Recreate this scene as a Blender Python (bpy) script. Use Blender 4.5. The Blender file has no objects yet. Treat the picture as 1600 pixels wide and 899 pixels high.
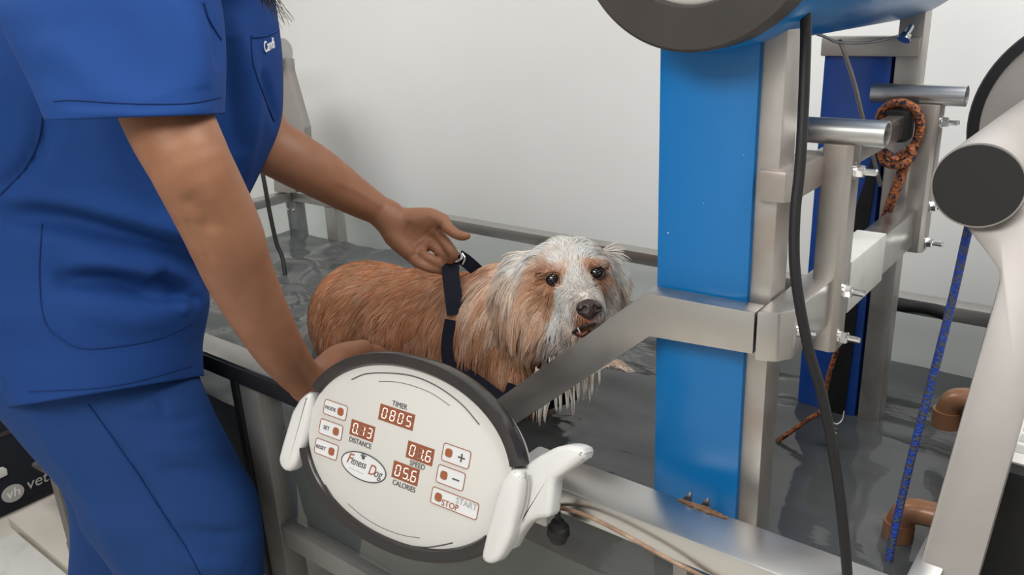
import bpy, bmesh, math, random
import numpy as np
from mathutils import Vector, Matrix
from mathutils.bvhtree import BVHTree

# ---------------------------------------------------------------- camera, light, exposure
C = bpy.context.scene.collection
S = bpy.context.scene
ROT = [[0.781153, 0.622654, -0.045856], [-0.176826, 0.29108, 0.940215], [-0.598777, 0.726343, -0.337479]]
FPX = 1293.789
EYE = Vector((0, 0, 1.67))
RT, UP, FW = (Vector(r) for r in ROT)
cd = bpy.data.cameras.new('camera')
cam = bpy.data.objects.new('camera', cd)
C.objects.link(cam)
cd.sensor_width = 36
cd.lens = 36 * FPX / 1600
cd.clip_start = 0.02
cam.matrix_world = Matrix(((RT.x, UP.x, -FW.x, EYE.x), (RT.y, UP.y, -FW.y, EYE.y), (RT.z, UP.z, -FW.z, EYE.z), (0, 0, 0, 1)))
S.camera = cam
S.view_settings.view_transform = 'Standard'
S.view_settings.look = 'None'
S.view_settings.gamma = 1
S.view_settings.use_curve_mapping = False
S.view_settings.exposure = 0.12
S.cycles.use_denoising = True
S.cycles.max_bounces = 8
S.cycles.transparent_max_bounces = 12
S.cycles.sample_clamp_indirect = 4
S.cycles.caustics_reflective = False
S.cycles.caustics_refractive = False
w = bpy.data.worlds.new('room_air')
S.world = w
w.use_nodes = True
w.node_tree.nodes['Background'].inputs[0].default_value = (.9, .95, 1, 1)
w.node_tree.nodes['Background'].inputs[1].default_value = .5

def area(name, loc, sx, sy, power, col=(1, 1, 1), rot=(0, 0, 0)):
    l = bpy.data.lights.new(name, 'AREA')
    l.shape = 'RECTANGLE'; l.size = sx; l.size_y = sy; l.energy = power; l.color = col
    o = bpy.data.objects.new(name, l); o.location = loc; o.rotation_euler = rot
    C.objects.link(o)
    return o
area('ceiling_or_fill_light', (.2, 1.05, 2.68), 1.2, .9, 36, (1, .98, .95))
area('ceiling_or_fill_light', (-2.2, .5, 2.68), 1.4, .9, 33, (1, .98, .95))
area('ceiling_or_fill_light', (-.5, -1.0, 2.68), 1.6, 1.0, 50, (1, .985, .96))  # unseen fill light, added above the viewer to brighten surfaces facing front

# ---------------------------------------------------------------- helpers
def ray(px, py):
    return RT * ((px - 800) / FPX) + UP * (-(py - 449.5) / FPX) + FW
def at(px, py, d):
    return EYE + ray(px, py) * d
def onp(px, py, ax, v):
    r = ray(px, py)
    return EYE + r * ((v - EYE[ax]) / r[ax])

def link(name, me, mat, parent=None, smooth=True):
    o = bpy.data.objects.new(name, me)
    C.objects.link(o)
    if mat: me.materials.append(mat)
    if smooth and len(me.polygons):
        me.polygons.foreach_set('use_smooth', [True] * len(me.polygons))
    if parent: o.parent = parent
    return o
def sharp(me, ang=35):
    try: me.set_sharp_from_angle(angle=math.radians(ang))
    except Exception: pass
def obj(name, bm, mat, parent=None, smooth=True, ang=35):
    me = bpy.data.meshes.new(name)
    bmesh.ops.recalc_face_normals(bm, faces=bm.faces)
    bm.to_mesh(me); bm.free()
    o = link(name, me, mat, parent, smooth)
    if smooth: sharp(me, ang)
    return o
def raw(name, V, F, mat, parent=None, smooth=True, ang=None):
    me = bpy.data.meshes.new(name)
    me.from_pydata([tuple(v) for v in V], [], [tuple(f) for f in F])
    me.update()
    o = link(name, me, mat, parent, smooth)
    if ang: sharp(me, ang)
    return o
def thing(name, label, cat, loc=(0, 0, 0), group=None):
    o = bpy.data.objects.new(name, None)
    C.objects.link(o); o.location = loc
    o['label'] = label; o['category'] = cat
    if group: o['group'] = group
    return o
def tag(o, label, cat, group=None, kind=None):
    o['label'] = label; o['category'] = cat
    if group: o['group'] = group
    if kind: o['kind'] = kind
    return o
def struct(o):
    o['kind'] = 'structure'
    return o

def bm_new(): return bmesh.new()
def add_box(bm, x0, x1, y0, y1, z0, z1, bev=.003, seg=2):
    g = bmesh.ops.create_cube(bm, size=1)
    for v in g['verts']:
        v.co = Vector(((x0 + x1) / 2 + v.co.x * (x1 - x0), (y0 + y1) / 2 + v.co.y * (y1 - y0), (z0 + z1) / 2 + v.co.z * (z1 - z0)))
    if bev > 0:
        es = list({e for v in g['verts'] for e in v.link_edges})
        bmesh.ops.bevel(bm, geom=es, offset=bev, segments=seg, profile=.6, affect='EDGES')
    return bm
def box(name, x0, x1, y0, y1, z0, z1, mat, parent=None, bev=.003):
    return obj(name, add_box(bm_new(), x0, x1, y0, y1, z0, z1, bev), mat, parent)
def add_prism(bm, pts, off, bev=.002):
    """pts: 3-D polygon, extruded by vector off"""
    vs = [bm.verts.new(p) for p in pts]
    f = bm.faces.new(vs)
    r = bmesh.ops.extrude_face_region(bm, geom=[f])
    nv = [e for e in r['geom'] if isinstance(e, bmesh.types.BMVert)]
    bmesh.ops.translate(bm, verts=nv, vec=off)
    if bev > 0:
        es = list({e for v in vs + nv for e in v.link_edges})
        bmesh.ops.bevel(bm, geom=es, offset=bev, segments=2, profile=.6, affect='EDGES')
    return bm
def prism(name, pts, off, mat, parent=None, bev=.002):
    return obj(name, add_prism(bm_new(), pts, Vector(off), bev), mat, parent)
def spline(pts, n=8):
    pts = [Vector(p) for p in pts]
    if len(pts) < 3:
        return [pts[0].lerp(pts[-1], i / n) for i in range(n + 1)]
    out = []
    P = [pts[0] * 2 - pts[1]] + pts + [pts[-1] * 2 - pts[-2]]
    for i in range(1, len(P) - 2):
        for k in range(n):
            t = k / n
            a, b, c, d = P[i - 1:i + 3]
            out.append(.5 * ((2 * b) + (c - a) * t + (2 * a - 5 * b + 4 * c - d) * t * t + (3 * b - a - 3 * c + d) * t ** 3))
    out.append(P[-2])
    return out
def add_tube(bm, path, r, seg=12, cap=True, flat=1.0, upv=None):
    path = [Vector(p) for p in path]
    n = len(path)
    rs = r if isinstance(r, (list, tuple)) else [r] * n
    if len(rs) != n:
        rs = [rs[0] + (rs[-1] - rs[0]) * i / (n - 1) for i in range(n)]
    rings = []
    t0 = (path[1] - path[0]).normalized()
    u = Vector(upv) if upv else t0.orthogonal()
    for i, p in enumerate(path):
        t = (path[min(i + 1, n - 1)] - path[max(i - 1, 0)]).normalized()
        u = (u - t * u.dot(t)).normalized()
        v = t.cross(u)
        rings.append([bm.verts.new(p + (u * math.cos(a) * flat + v * math.sin(a)) * rs[i]) for a in [2 * math.pi * k / seg for k in range(seg)]])
    for a, b in zip(rings, rings[1:]):
        for k in range(seg):
            bm.faces.new((a[k], a[(k + 1) % seg], b[(k + 1) % seg], b[k]))
    if cap:
        bm.faces.new(rings[0][::-1]); bm.faces.new(rings[-1])
    return bm
def tube(name, path, r, mat, parent=None, seg=12, **k):
    return obj(name, add_tube(bm_new(), path, r, seg, **k), mat, parent, ang=50)
def add_pipe(bm, a, b, ro, ri, seg=40):
    """open round tube with wall thickness"""
    a, b = Vector(a), Vector(b)
    t = (b - a).normalized(); u = t.orthogonal().normalized(); v = t.cross(u)
    L = [(a, ro), (b, ro), (b, ri), (a, ri)]
    rr = [[bm.verts.new(p + (u * math.cos(2 * math.pi * k / seg) + v * math.sin(2 * math.pi * k / seg)) * r) for k in range(seg)] for p, r in L]
    for i in range(4):
        A, B = rr[i], rr[(i + 1) % 4]
        for k in range(seg): bm.faces.new((A[k], A[(k + 1) % seg], B[(k + 1) % seg], B[k]))
    return bm
def add_lathe(bm, o, t, prof, seg=32):
    """prof: list of (distance along t, radius)"""
    o, t = Vector(o), Vector(t).normalized()
    u = t.orthogonal().normalized(); v = t.cross(u)
    rings = []
    for s, r in prof:
        if r < 1e-6: rings.append([bm.verts.new(o + t * s)])
        else: rings.append([bm.verts.new(o + t * s + (u * math.cos(2 * math.pi * k / seg) + v * math.sin(2 * math.pi * k / seg)) * r) for k in range(seg)])
    for A, B in zip(rings, rings[1:]):
        for k in range(seg):
            k2 = (k + 1) % seg
            if len(A) == 1 and len(B) == 1: continue
            if len(A) == 1: bm.faces.new((A[0], B[k], B[k2]))
            elif len(B) == 1: bm.faces.new((A[k], A[k2], B[0]))
            else: bm.faces.new((A[k], A[k2], B[k2], B[k]))
    if tuple(prof[0]) == tuple(prof[-1]):
        bmesh.ops.remove_doubles(bm, verts=rings[0] + rings[-1], dist=1e-7)
        return bm
    if len(rings[0]) > 1: bm.faces.new(rings[0])
    if len(rings[-1]) > 1: bm.faces.new(rings[-1])
    return bm
def lathe(name, o, t, prof, mat, parent=None, seg=32):
    return obj(name, add_lathe(bm_new(), o, t, prof, seg), mat, parent, ang=40)
def text(name, s, O, u, v, size, mat, parent, shear=0, ext=.0004, align='LEFT', sx=1):
    cu = bpy.data.curves.new(name, 'FONT')
    cu.body = s; cu.size = size; cu.extrude = ext; cu.shear = shear; cu.align_x = align; cu.align_y = 'CENTER'
    tmp = bpy.data.objects.new('tmp', cu); C.objects.link(tmp)
    dg = bpy.context.evaluated_depsgraph_get()
    me = bpy.data.meshes.new_from_object(tmp.evaluated_get(dg))
    bpy.data.objects.remove(tmp)
    n = u.cross(v)
    M = Matrix(((u.x * sx, v.x, n.x, O.x), (u.y * sx, v.y, n.y, O.y), (u.z * sx, v.z, n.z, O.z), (0, 0, 0, 1)))
    me.transform(M)
    me.materials.clear()
    return link(name, me, mat, parent, smooth=False)

# ---------------------------------------------------------------- materials
def mat(name, col, rough=.5, metal=0, spec=.5, noise=None, bump=None, rnoise=None, coat=0, emit=None, sss=0, aniso=0):
    """noise: (scale, col2, lo, hi[, stretch]); bump: (scale, strength, dist[, stretch]); rnoise: (scale, amount)"""
    m = bpy.data.materials.new(name); m.use_nodes = True
    nt = m.node_tree; N = nt.nodes; L = nt.links
    p = N['Principled BSDF']
    p.inputs['Base Color'].default_value = (*col, 1)
    p.inputs['Roughness'].default_value = rough
    p.inputs['Metallic'].default_value = metal
    p.inputs['Specular IOR Level'].default_value = spec
    if coat: p.inputs['Coat Weight'].default_value = coat; p.inputs['Coat Roughness'].default_value = .08
    if emit: p.inputs['Emission Color'].default_value = (*emit[0], 1); p.inputs['Emission Strength'].default_value = emit[1]
    if sss: p.inputs['Subsurface Weight'].default_value = sss; p.inputs['Subsurface Radius'].default_value = (.012, .005, .003)
    tc = N.new('ShaderNodeTexCoord')
    def ntex(scale, stretch=None, det=4):
        t = N.new('ShaderNodeTexNoise'); t.inputs['Scale'].default_value = scale; t.inputs['Detail'].default_value = det
        src = tc.outputs['Object']
        if stretch:
            mp = N.new('ShaderNodeMapping'); mp.inputs['Scale'].default_value = stretch
            L.new(src, mp.inputs[0]); src = mp.outputs[0]
        L.new(src, t.inputs['Vector'])
        return t.outputs['Fac']
    if noise:
        f = ntex(noise[0], noise[4] if len(noise) > 4 else None)
        r = N.new('ShaderNodeMapRange'); r.inputs[1].default_value = noise[2]; r.inputs[2].default_value = noise[3]
        L.new(f, r.inputs[0])
        mx = N.new('ShaderNodeMix'); mx.data_type = 'RGBA'
        mx.inputs[6].default_value = (*col, 1); mx.inputs[7].default_value = (*noise[1], 1)
        L.new(r.outputs[0], mx.inputs[0]); L.new(mx.outputs[2], p.inputs['Base Color'])
    if rnoise:
        f = ntex(rnoise[0], rnoise[2] if len(rnoise) > 2 else None)
        r = N.new('ShaderNodeMapRange'); r.inputs[1].default_value = .3; r.inputs[2].default_value = .7
        r.inputs[3].default_value = max(0, rough - rnoise[1]); r.inputs[4].default_value = rough + rnoise[1]
        L.new(f, r.inputs[0]); L.new(r.outputs[0], p.inputs['Roughness'])
    if bump:
        f = ntex(bump[0], bump[3] if len(bump) > 3 else None)
        b = N.new('ShaderNodeBump'); b.inputs['Strength'].default_value = bump[1]; b.inputs['Distance'].default_value = bump[2]
        L.new(f, b.inputs['Height']); L.new(b.outputs[0], p.inputs['Normal'])
    return m
def glassmat(name, tint, rough=.02, refl=1.0, ior=1.5):
    m = bpy.data.materials.new(name); m.use_nodes = True
    nt = m.node_tree; N = nt.nodes; L = nt.links
    N.remove(N['Principled BSDF'])
    t = N.new('ShaderNodeBsdfTransparent'); t.inputs[0].default_value = (*tint, 1)
    g = N.new('ShaderNodeBsdfGlossy'); g.inputs['Roughness'].default_value = rough
    fr = N.new('ShaderNodeFresnel'); fr.inputs[0].default_value = ior
    mx = N.new('ShaderNodeMixShader')
    ge = N.new('ShaderNodeNewGeometry'); sb = N.new('ShaderNodeMath'); sb.operation = 'SUBTRACT'; sb.inputs[0].default_value = 1
    ml = N.new('ShaderNodeMath'); ml.operation = 'MULTIPLY'
    L.new(ge.outputs['Backfacing'], sb.inputs[1]); L.new(fr.outputs[0], ml.inputs[0]); L.new(sb.outputs[0], ml.inputs[1])
    hz = N.new('ShaderNodeMixShader'); hz.inputs[0].default_value = .025; df = N.new('ShaderNodeBsdfDiffuse'); df.inputs[0].default_value = (.55, .56, .54, 1)
    L.new(t.outputs[0], hz.inputs[1]); L.new(df.outputs[0], hz.inputs[2])
    L.new(ml.outputs[0], mx.inputs[0]); L.new(hz.outputs[0], mx.inputs[1]); L.new(g.outputs[0], mx.inputs[2])
    L.new(mx.outputs[0], N['Material Output'].inputs[0])
    return m
M = {}
M['wall'] = mat('white_wall_paint', (.74, .75, .745), .6, noise=(1.2, (.69, .695, .68), .35, .7), bump=(60, .05, .002))
M['ceil'] = mat('ceiling_white', (.85, .85, .85), .8)
M['floor'] = mat('pale_floor', (.62, .585, .53), .35, noise=(3, (.52, .48, .42), .4, .75), bump=(30, .05, .002))
M['steel'] = mat('brushed_steel', (.50, .49, .475), .36, 1, noise=(7, (.44, .42, .40), .4, .75), rnoise=(14, .1), bump=(90, .04, .001))
M['steel_warm'] = mat('weathered_steel', (.43, .405, .38), .42, .85, noise=(9, (.34, .27, .23), .5, .75), rnoise=(20, .1), bump=(120, .05, .001))
M['steel_dark'] = mat('dull_dark_steel', (.30, .31, .32), .4, 1, noise=(8, (.2, .19, .18), .4, .7), rnoise=(14, .1))
M['steel_matte'] = mat('matte_steel', (.22, .215, .205), .55, .35, .4, noise=(8, (.17, .16, .15), .4, .7))
M['alu'] = mat('smooth_aluminium', (.60, .60, .59), .34, 1, noise=(5, (.60, .60, .59), .45, .7), rnoise=(8, .08))
M['greypaint'] = mat('grey_painted_metal', (.33, .31, .295), .38, .25, noise=(6, (.29, .265, .245), .4, .7), bump=(160, .05, .001))
M['chrome'] = mat('bright_bolt_metal', (.75, .75, .75), .2, 1)
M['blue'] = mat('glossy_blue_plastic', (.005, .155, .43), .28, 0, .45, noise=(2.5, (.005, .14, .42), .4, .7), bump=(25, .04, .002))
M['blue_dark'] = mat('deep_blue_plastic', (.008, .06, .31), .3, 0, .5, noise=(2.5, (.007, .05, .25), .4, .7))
M['black'] = mat('black_rubber', (.012, .012, .013), .5, 0, .3, rnoise=(30, .1))
M['blackgloss'] = mat('black_glossy_bumper', (.025, .022, .022), .22, 0, .5, noise=(8, (.05, .035, .03), .5, .8))
M['darkgrey'] = mat('dark_grey_plastic', (.042, .037, .035), .5, 0, .35, noise=(20, (.05, .042, .039), .4, .7))
M['capdark'] = mat('black_end_cap', (.018, .017, .018), .5, 0, .4)
M['white'] = mat('white_enamel', (.58, .57, .54), .3, 0, .5)
M['whiteplastic'] = mat('white_moulded_plastic', (.60, .595, .58), .38, 0, .5, bump=(20, .04, .002), sss=0)
M['label'] = mat('white_tape', (.60, .60, .57), .6, noise=(20, (.5, .5, .47), .5, .8), bump=(35, .2, .002))
M['copper'] = mat('brown_pipe_plastic', (.27, .135, .07), .3, .15, .5, noise=(12, (.19, .085, .045), .4, .7))
M['rust'] = mat('rusty_residue', (.10, .045, .02), .9, noise=(60, (.2, .12, .07), .4, .7), bump=(80, .6, .003))
M['cord'] = mat('brown_cable_jacket', (.22, .13, .08), .6, noise=(60, (.36, .26, .18), .45, .7))
M['brown'] = mat('red_brown_plastic', (.29, .092, .037), .4)
M['brownglow'] = mat('display_window_brown', (.24, .075, .035), .25, emit=((.5, .12, .04), .05))
M['digit'] = mat('lit_digit', (.9, .85, .8), .4, emit=((1, .93, .86), .25))
M['digitoff'] = mat('unlit_digit', (.30, .20, .16), .4)
M['ink'] = mat('dark_printed_ink', (.07, .065, .07), .5)
M['inkgrey'] = mat('grey_printed_ink', (.38, .37, .36), .5)
M['button'] = mat('button_film', (.66, .665, .67), .3)
M['glass'] = glassmat('tank_glass', (.90, .92, .92), .02, ior=1.45)
M['navy'] = mat('navy_webbing', (.005, .006, .014), .75, 0, .2, bump=(900, .5, .0006))
M['scrub'] = mat('royal_blue_scrub_cloth', (.008, .044, .185), .8, 0, .2, noise=(3, (.007, .037, .16), .4, .7), bump=(500, .15, .0006))
M['scrubpants'] = mat('royal_blue_trouser_cloth', (.011, .047, .175), .78, 0, .2, noise=(3, (.010, .041, .155), .4, .7), bump=(400, .2, .0006))
M['seam'] = mat('seam_thread_blue', (.005, .025, .11), .8, 0, .2)
M['skin'] = mat('skin', (.27, .124, .068), .52, 0, .35, noise=(25, (.235, .103, .054), .4, .7), bump=(160, .12, .0012), sss=.12)
M['hair'] = mat('dark_brown_hair', (.02, .012, .009), .4, 0, .5)
M['thread'] = mat('white_embroidery', (.75, .75, .75), .7)
M['bagblack'] = mat('black_bag_fabric', (.01, .012, .02), .8, 0, .3, bump=(300, .3, .001))

def cloth_rope(name, a, b, c, scale):
    m = bpy.data.materials.new(name); m.use_nodes = True
    nt = m.node_tree; N = nt.nodes; L = nt.links; p = N['Principled BSDF']
    tc = N.new('ShaderNodeTexCoord'); v = N.new('ShaderNodeTexVoronoi'); v.inputs['Scale'].default_value = scale
    L.new(tc.outputs['Object'], v.inputs['Vector'])
    r = N.new('ShaderNodeValToRGB'); r.color_ramp.interpolation = 'CONSTANT'
    e = r.color_ramp.elements
    e[0].position = 0; e[0].color = (*a, 1); e[1].position = .45; e[1].color = (*b, 1)
    x = e.new(.82); x.color = (*c, 1)
    sp = N.new('ShaderNodeSeparateColor')
    L.new(v.outputs['Color'], sp.inputs[0]); L.new(sp.outputs[0], r.inputs[0]); L.new(r.outputs[0], p.inputs['Base Color'])
    b_ = N.new('ShaderNodeBump'); b_.inputs['Strength'].default_value = .8; b_.inputs['Distance'].default_value = .002
    L.new(v.outputs['Distance'], b_.inputs['Height']); L.new(b_.outputs[0], p.inputs['Normal'])
    p.inputs['Roughness'].default_value = .8
    return m
M['orangerope'] = cloth_rope('orange_braided_rope', (.33, .10, .03), (.17, .055, .02), (.012, .012, .03), 260)
M['bluerope'] = cloth_rope('blue_braided_rope', (.015, .05, .32), (.07, .075, .075), (.02, .07, .35), 260)

# ---------------------------------------------------------------- room
def plane(name, pts, m):
    o = raw(name, pts, [(0, 1, 2, 3)], m, smooth=False)
    return struct(o)
X0, X1, Y0, Y1, ZC = -4.6, 2.2, -2.6, 1.98, 2.7
struct(box('floor', X0 - .1, X1 + .1, Y0 - .1, Y1 + .1, -.1, 0, M['floor'], bev=0))
struct(box('wall_back', X0, X1, Y1, Y1 + .1, 0, ZC, M['wall'], bev=0))
struct(box('wall_left', X0 - .1, X0, Y0, Y1, 0, ZC, M['wall'], bev=0))
struct(box('wall_right', X1, X1 + .1, Y0, Y1, 0, ZC, M['wall'], bev=0))
struct(box('wall_front', X0, X1, Y0 - .1, Y0, 0, ZC, M['wall'], bev=0))
struct(box('ceiling', X0 - .1, X1 + .1, Y0 - .1, Y1 + .1, ZC, ZC + .1, M['ceil'], bev=0))

# ---------------------------------------------------------------- tank
XL, XR = -2.42, -.12
tank = thing('treadmill_tank', 'long steel framed glass water tank holding the wet dog', 'water tank', (-1.2, 1.25, 0))
def tk(name, x0, x1, y0, y1, z0, z1, m, bev=.003):
    o = box(name, x0 + 1.2, x1 + 1.2, y0 - 1.25, y1 - 1.25, z0, z1, m, tank, bev); return o
tk('front_rim', XL, -.585, .748, .803, 1.018, 1.048, M['steel'])
tk('front_rim', -.573, XR, .754, .824, 1.012, 1.05, M['alu'])
o = tk('rubber_seal', XL, -.9, .742, .7475, 1.012, 1.044, M['black'], .001); o['label'] = 'black rubber seal strip'
tk('back_rim', XL, XR, 1.70, 1.742, 1.018, 1.05, M['steel'])
tk('end_rim', XL, XL + .05, .803, 1.70, 1.018, 1.048, M['steel'])
tk('end_rim', XR - .03, XR, .824, 1.70, 1.018, 1.048, M['alu'])
for x in (-2.40, -1.292, -.165):
    tk('post', x, x + (.058 if x == -1.292 else .045), .752, .80, 0, 1.012, M['steel_matte'])
tk('post', -.405, -.385, .782, .80, .7, 1.01, M['steel_warm'])
tk('rubber_seal', -1.312, -1.293, .747, .765, .3, 1.012, M['black'], .001)
for x in (-2.41, -2.20, -1.3, -.165):
    tk('post', x, x + .055, 1.70, 1.74, 0, 1.018, M['steel'] if x > -2.3 else M['steel_dark'])
tk('lower_rail', XL + .03, XR - .03, .7545, .788, .665, .712, M['steel_matte'])
tk('lower_rail', XL + .03, XR - .03, 1.705, 1.74, .665, .712, M['steel_dark'])
tk('base_frame', XL, XR, .7545, .798, .10, .16, M['steel_dark'])
tk('base_frame', XL, XR, 1.70, 1.74, .10, .16, M['steel_dark'])
for y, n in ((.768, 'glass_pane'), (1.715, 'glass_pane')):
    o = tk(n, XL + .05, XR - .04, y, y + .008, .70, 1.02, M['glass'], 0); o['label'] = 'clear glass pane'
for x in (XL + .02, XR - .02):
    o = tk('glass_pane', x, x + .008, .80, 1.70, .70, 1.02, M['glass'], 0); o['label'] = 'clear glass pane'
tk('tank_floor', XL + .02, XR - .02, .79, 1.70, .62, .67, M['darkgrey'])
tk('motor_cover', -1.15, -.35, .80, 1.6, .16, .60, M['darkgrey'], .02)
tk('side_panel', -1.23, -.62, .775, .785, .16, .40, M['steel_dark'])
# bolts on the dark corner post
for dx in (.014, .04):
    lathe('bolt', (-2.41 + dx + 1.2, 1.70 - 1.25, .985), (0, -1, 0), [(0, .006), (.004, .006), (.006, .003)], M['chrome'], tank, 10)

# ---------------------------------------------------------------- water
def water():
    nx, ny = 420, 180
    x0, x1, y0, y1, zt, zb = XL + .03, XR - .025, .79, 1.698, .91, .672
    X, Y = np.meshgrid(np.linspace(x0, x1, nx), np.linspace(y0, y1, ny), indexing='ij')
    rng = np.random.RandomState(4)
    Z = np.zeros_like(X)
    for i in range(46):
        k = rng.uniform(8, 70); a = rng.normal(1.2, .7)
        amp = .0085 / k ** .95 * 2.1
        amp *= 1.0
        Z += amp * np.sin(k * (X * math.cos(a) + Y * math.sin(a)) + rng.uniform(0, 6.3))
    calm = 1.0 - .6 * np.exp(-((X + .55) ** 2) / .1)
    rough = 1 + 2.2 * np.exp(-((X + 1.75) ** 2 + (Y - 1.25) ** 2) / .12)
    Z *= calm * rough
    for cx, cy, r0, am in ((-.80, 1.08, .022, .0022), (-.33, 1.3, .05, .0015), (-1.9, 1.3, .05, .003), (-.40, 1.36, .05, .002)):
        r = np.hypot(X - cx, Y - cy)
        Z += am * np.cos(r / r0 * 3.2) * np.exp(-r / (r0 * 2.6))
    Z += zt
    V = np.stack([X, Y, Z], -1).reshape(-1, 3).tolist()
    F = []
    idx = lambda i, j: i * ny + j
    for i in range(nx - 1):
        for j in range(ny - 1):
            F.append((idx(i, j), idx(i + 1, j), idx(i + 1, j + 1), idx(i, j + 1)))
    loop = [idx(i, 0) for i in range(nx)] + [idx(nx - 1, j) for j in range(1, ny)] + [idx(i, ny - 1) for i in range(nx - 2, -1, -1)] + [idx(0, j) for j in range(ny - 2, 0, -1)]
    base = len(V)
    for k in loop: V.append([V[k][0], V[k][1], zb])
    n = len(loop)
    for k in range(n):
        F.append((loop[k], base + k, base + (k + 1) % n, loop[(k + 1) % n]))
    F.append(tuple(range(base, base + n))[::-1])
    m = mat('murky_grey_water', (.050, .056, .058), .04, 0, .6, noise=(2.2, (.085, .09, .09), .35, .75, (1, 2.2, 1)), bump=(16, .25, .006, (.6, 1.6, 1)))
    m.node_tree.nodes['Principled BSDF'].inputs['IOR'].default_value = 1.4
    o = raw('water', V, F, m, ang=40)
    m2 = mat('murky_water_depth', (.09, .095, .092), .5, 0, .3, noise=(2.2, (.13, .135, .13), .35, .75))
    o.data.materials.append(m2)
    nt_ = (nx - 1) * (ny - 1)
    for p_ in o.data.polygons[nt_:]: p_.material_index = 1
    return tag(o, 'dark grey rippled water filling the glass tank', 'water', kind='stuff')
water()

# ---------------------------------------------------------------- lifting gantry
gy = thing('lifting_gantry', 'steel lifting frame with two tall blue float columns standing in the tank', 'lifting frame', (-.4, 1.15, .7))
def g(name, x0, x1, y0, y1, z0, z1, m, bev=.003, lab=None):
    o = box(name, x0 + .4, x1 + .4, y0 - 1.15, y1 - 1.15, z0 - .7, z1 - .7, m, gy, bev)
    if lab: o['label'] = lab
    return o
def shift(o, d=(.4, -1.15, -.7)):
    o.data.transform(Matrix.Translation(d)); o.parent = gy; return o
fcol = g('float_column', -.487, -.358, .866, .945, .675, 1.66, M['blue'], .024, 'bright blue front float column')
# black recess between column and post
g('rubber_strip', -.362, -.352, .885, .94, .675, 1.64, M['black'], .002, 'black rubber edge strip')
g('post', -.3635, -.336, .876, .92, .68, 1.70, M['steel_warm'], .003)
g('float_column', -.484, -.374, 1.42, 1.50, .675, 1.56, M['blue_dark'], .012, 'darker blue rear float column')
g('post', -.371, -.334, 1.42, 1.46, .68, 1.66, M['steel_warm'], .003)
pts = [Vector((x, 1.4195, z)) for x, z in ((-.386, 1.41), (-.399, 1.337), (-.414, 1.268), (-.42, 1.015), (-.436, .90), (-.436, .86), (-.394, .86), (-.39, 1.022), (-.389, 1.18), (-.378, 1.41))]
o = shift(prism('tapered_strip', pts, (0, -.004, 0), M['black'], None, .0008)); o['label'] = 'black tapered strip'  # thin black strip on the rear column face, wider towards the bottom
g('cross_bar', -.487, -.3365, 1.415, 1.45, 1.545, 1.575, M['steel_warm'])
# chips of worn paint
bmx = bm_new()
fbv = BVHTree.FromPolygons([v.co - Vector((.4, -1.15, -.7)) for v in fcol.data.vertices], [tuple(p.vertices) for p in fcol.data.polygons])
for (px, py, r) in ((1025, 275, .0028), (1023.5, 269, .0020), (1026, 280, .002), (1044, 364, .0010), (1099, 318, .0006), (1162, 242, .0006)):
    h_ = fbv.ray_cast(EYE, ray(px, py).normalized())
    if h_[0]: add_lathe(bmx, h_[0] - ray(px, py) * .0004, -ray(px, py), [(-.001, r), (.0006, r * .8)], 7)
o = shift(obj('paint_chips', bmx, M['label'])); o['label'] = 'chipped bare spots in the blue'; o['kind'] = 'stuff'
# strap tube + diagonal brace
Pp = [(-.476, 1.316), (-.3365, 1.319), (-.3365, 1.268), (-.470, 1.259), (-.713, 1.049), (-.782, 1.049)]
shift(prism('brace', [Vector((x, .832, z)) for x, z in Pp], (0, .03, 0), M['steel'], None, .0025))
pts = [Vector(p) for p in ((-.3335, .830, 1.262), (-.311, .838, 1.262), (-.299, .856, 1.262), (-.299, 1.46, 1.262), (-.3335, 1.46, 1.262))]
shift(prism('side_beam', pts, (0, 0, .06), M['steel'], None, .003))
o = shift(prism('cover_sleeve', [Vector((-.336, 1.035, z)) for z in (1.258, 1.328)] + [Vector((-.296, 1.035, z)) for z in (1.328, 1.258)], (0, .15, 0), M['label'], None, .002)); o['label'] = 'white tape wrapped round the lower beam'
# upper beam with collar round the front post
pts = [Vector(p) for p in ((-.357, .866, 1.437), (-.325, .866, 1.437), (-.318, .876, 1.437), (-.318, 1.0, 1.437), (-.357, 1.0, 1.437))]
shift(prism('beam_collar', pts, (0, 0, .036), M['steel_warm'], None, .005))
g('upper_beam', -.345, -.322, 1.0, 1.34, 1.437, 1.47, M['steel'], .002)
g('beam_end_cap', -.35, -.317, 1.315, 1.36, 1.43, 1.477, M['black'], .006, 'black rubber end cap')
def bolt(p, t=(1, 0, 0), s=1.0):
    bm = bm_new()
    p = Vector(p); t = Vector(t)
    add_lathe(bm, p, t, [(0, .011 * s), (.002, .011 * s)], 20)
    add_lathe(bm, p + t * .002, t, [(0, .0088 * s), (.008 * s, .0088 * s), (.0095 * s, .007 * s)], 6)
    add_lathe(bm, p + t * .009, t, [(0, .0045 * s), (.016 * s, .0045 * s), (.018 * s, .003 * s)], 10)
    return obj('bolt', bm, M['chrome'], None)
bolts = []
shift(bolt((-.299, .868, 1.293), s=.62))
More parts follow.
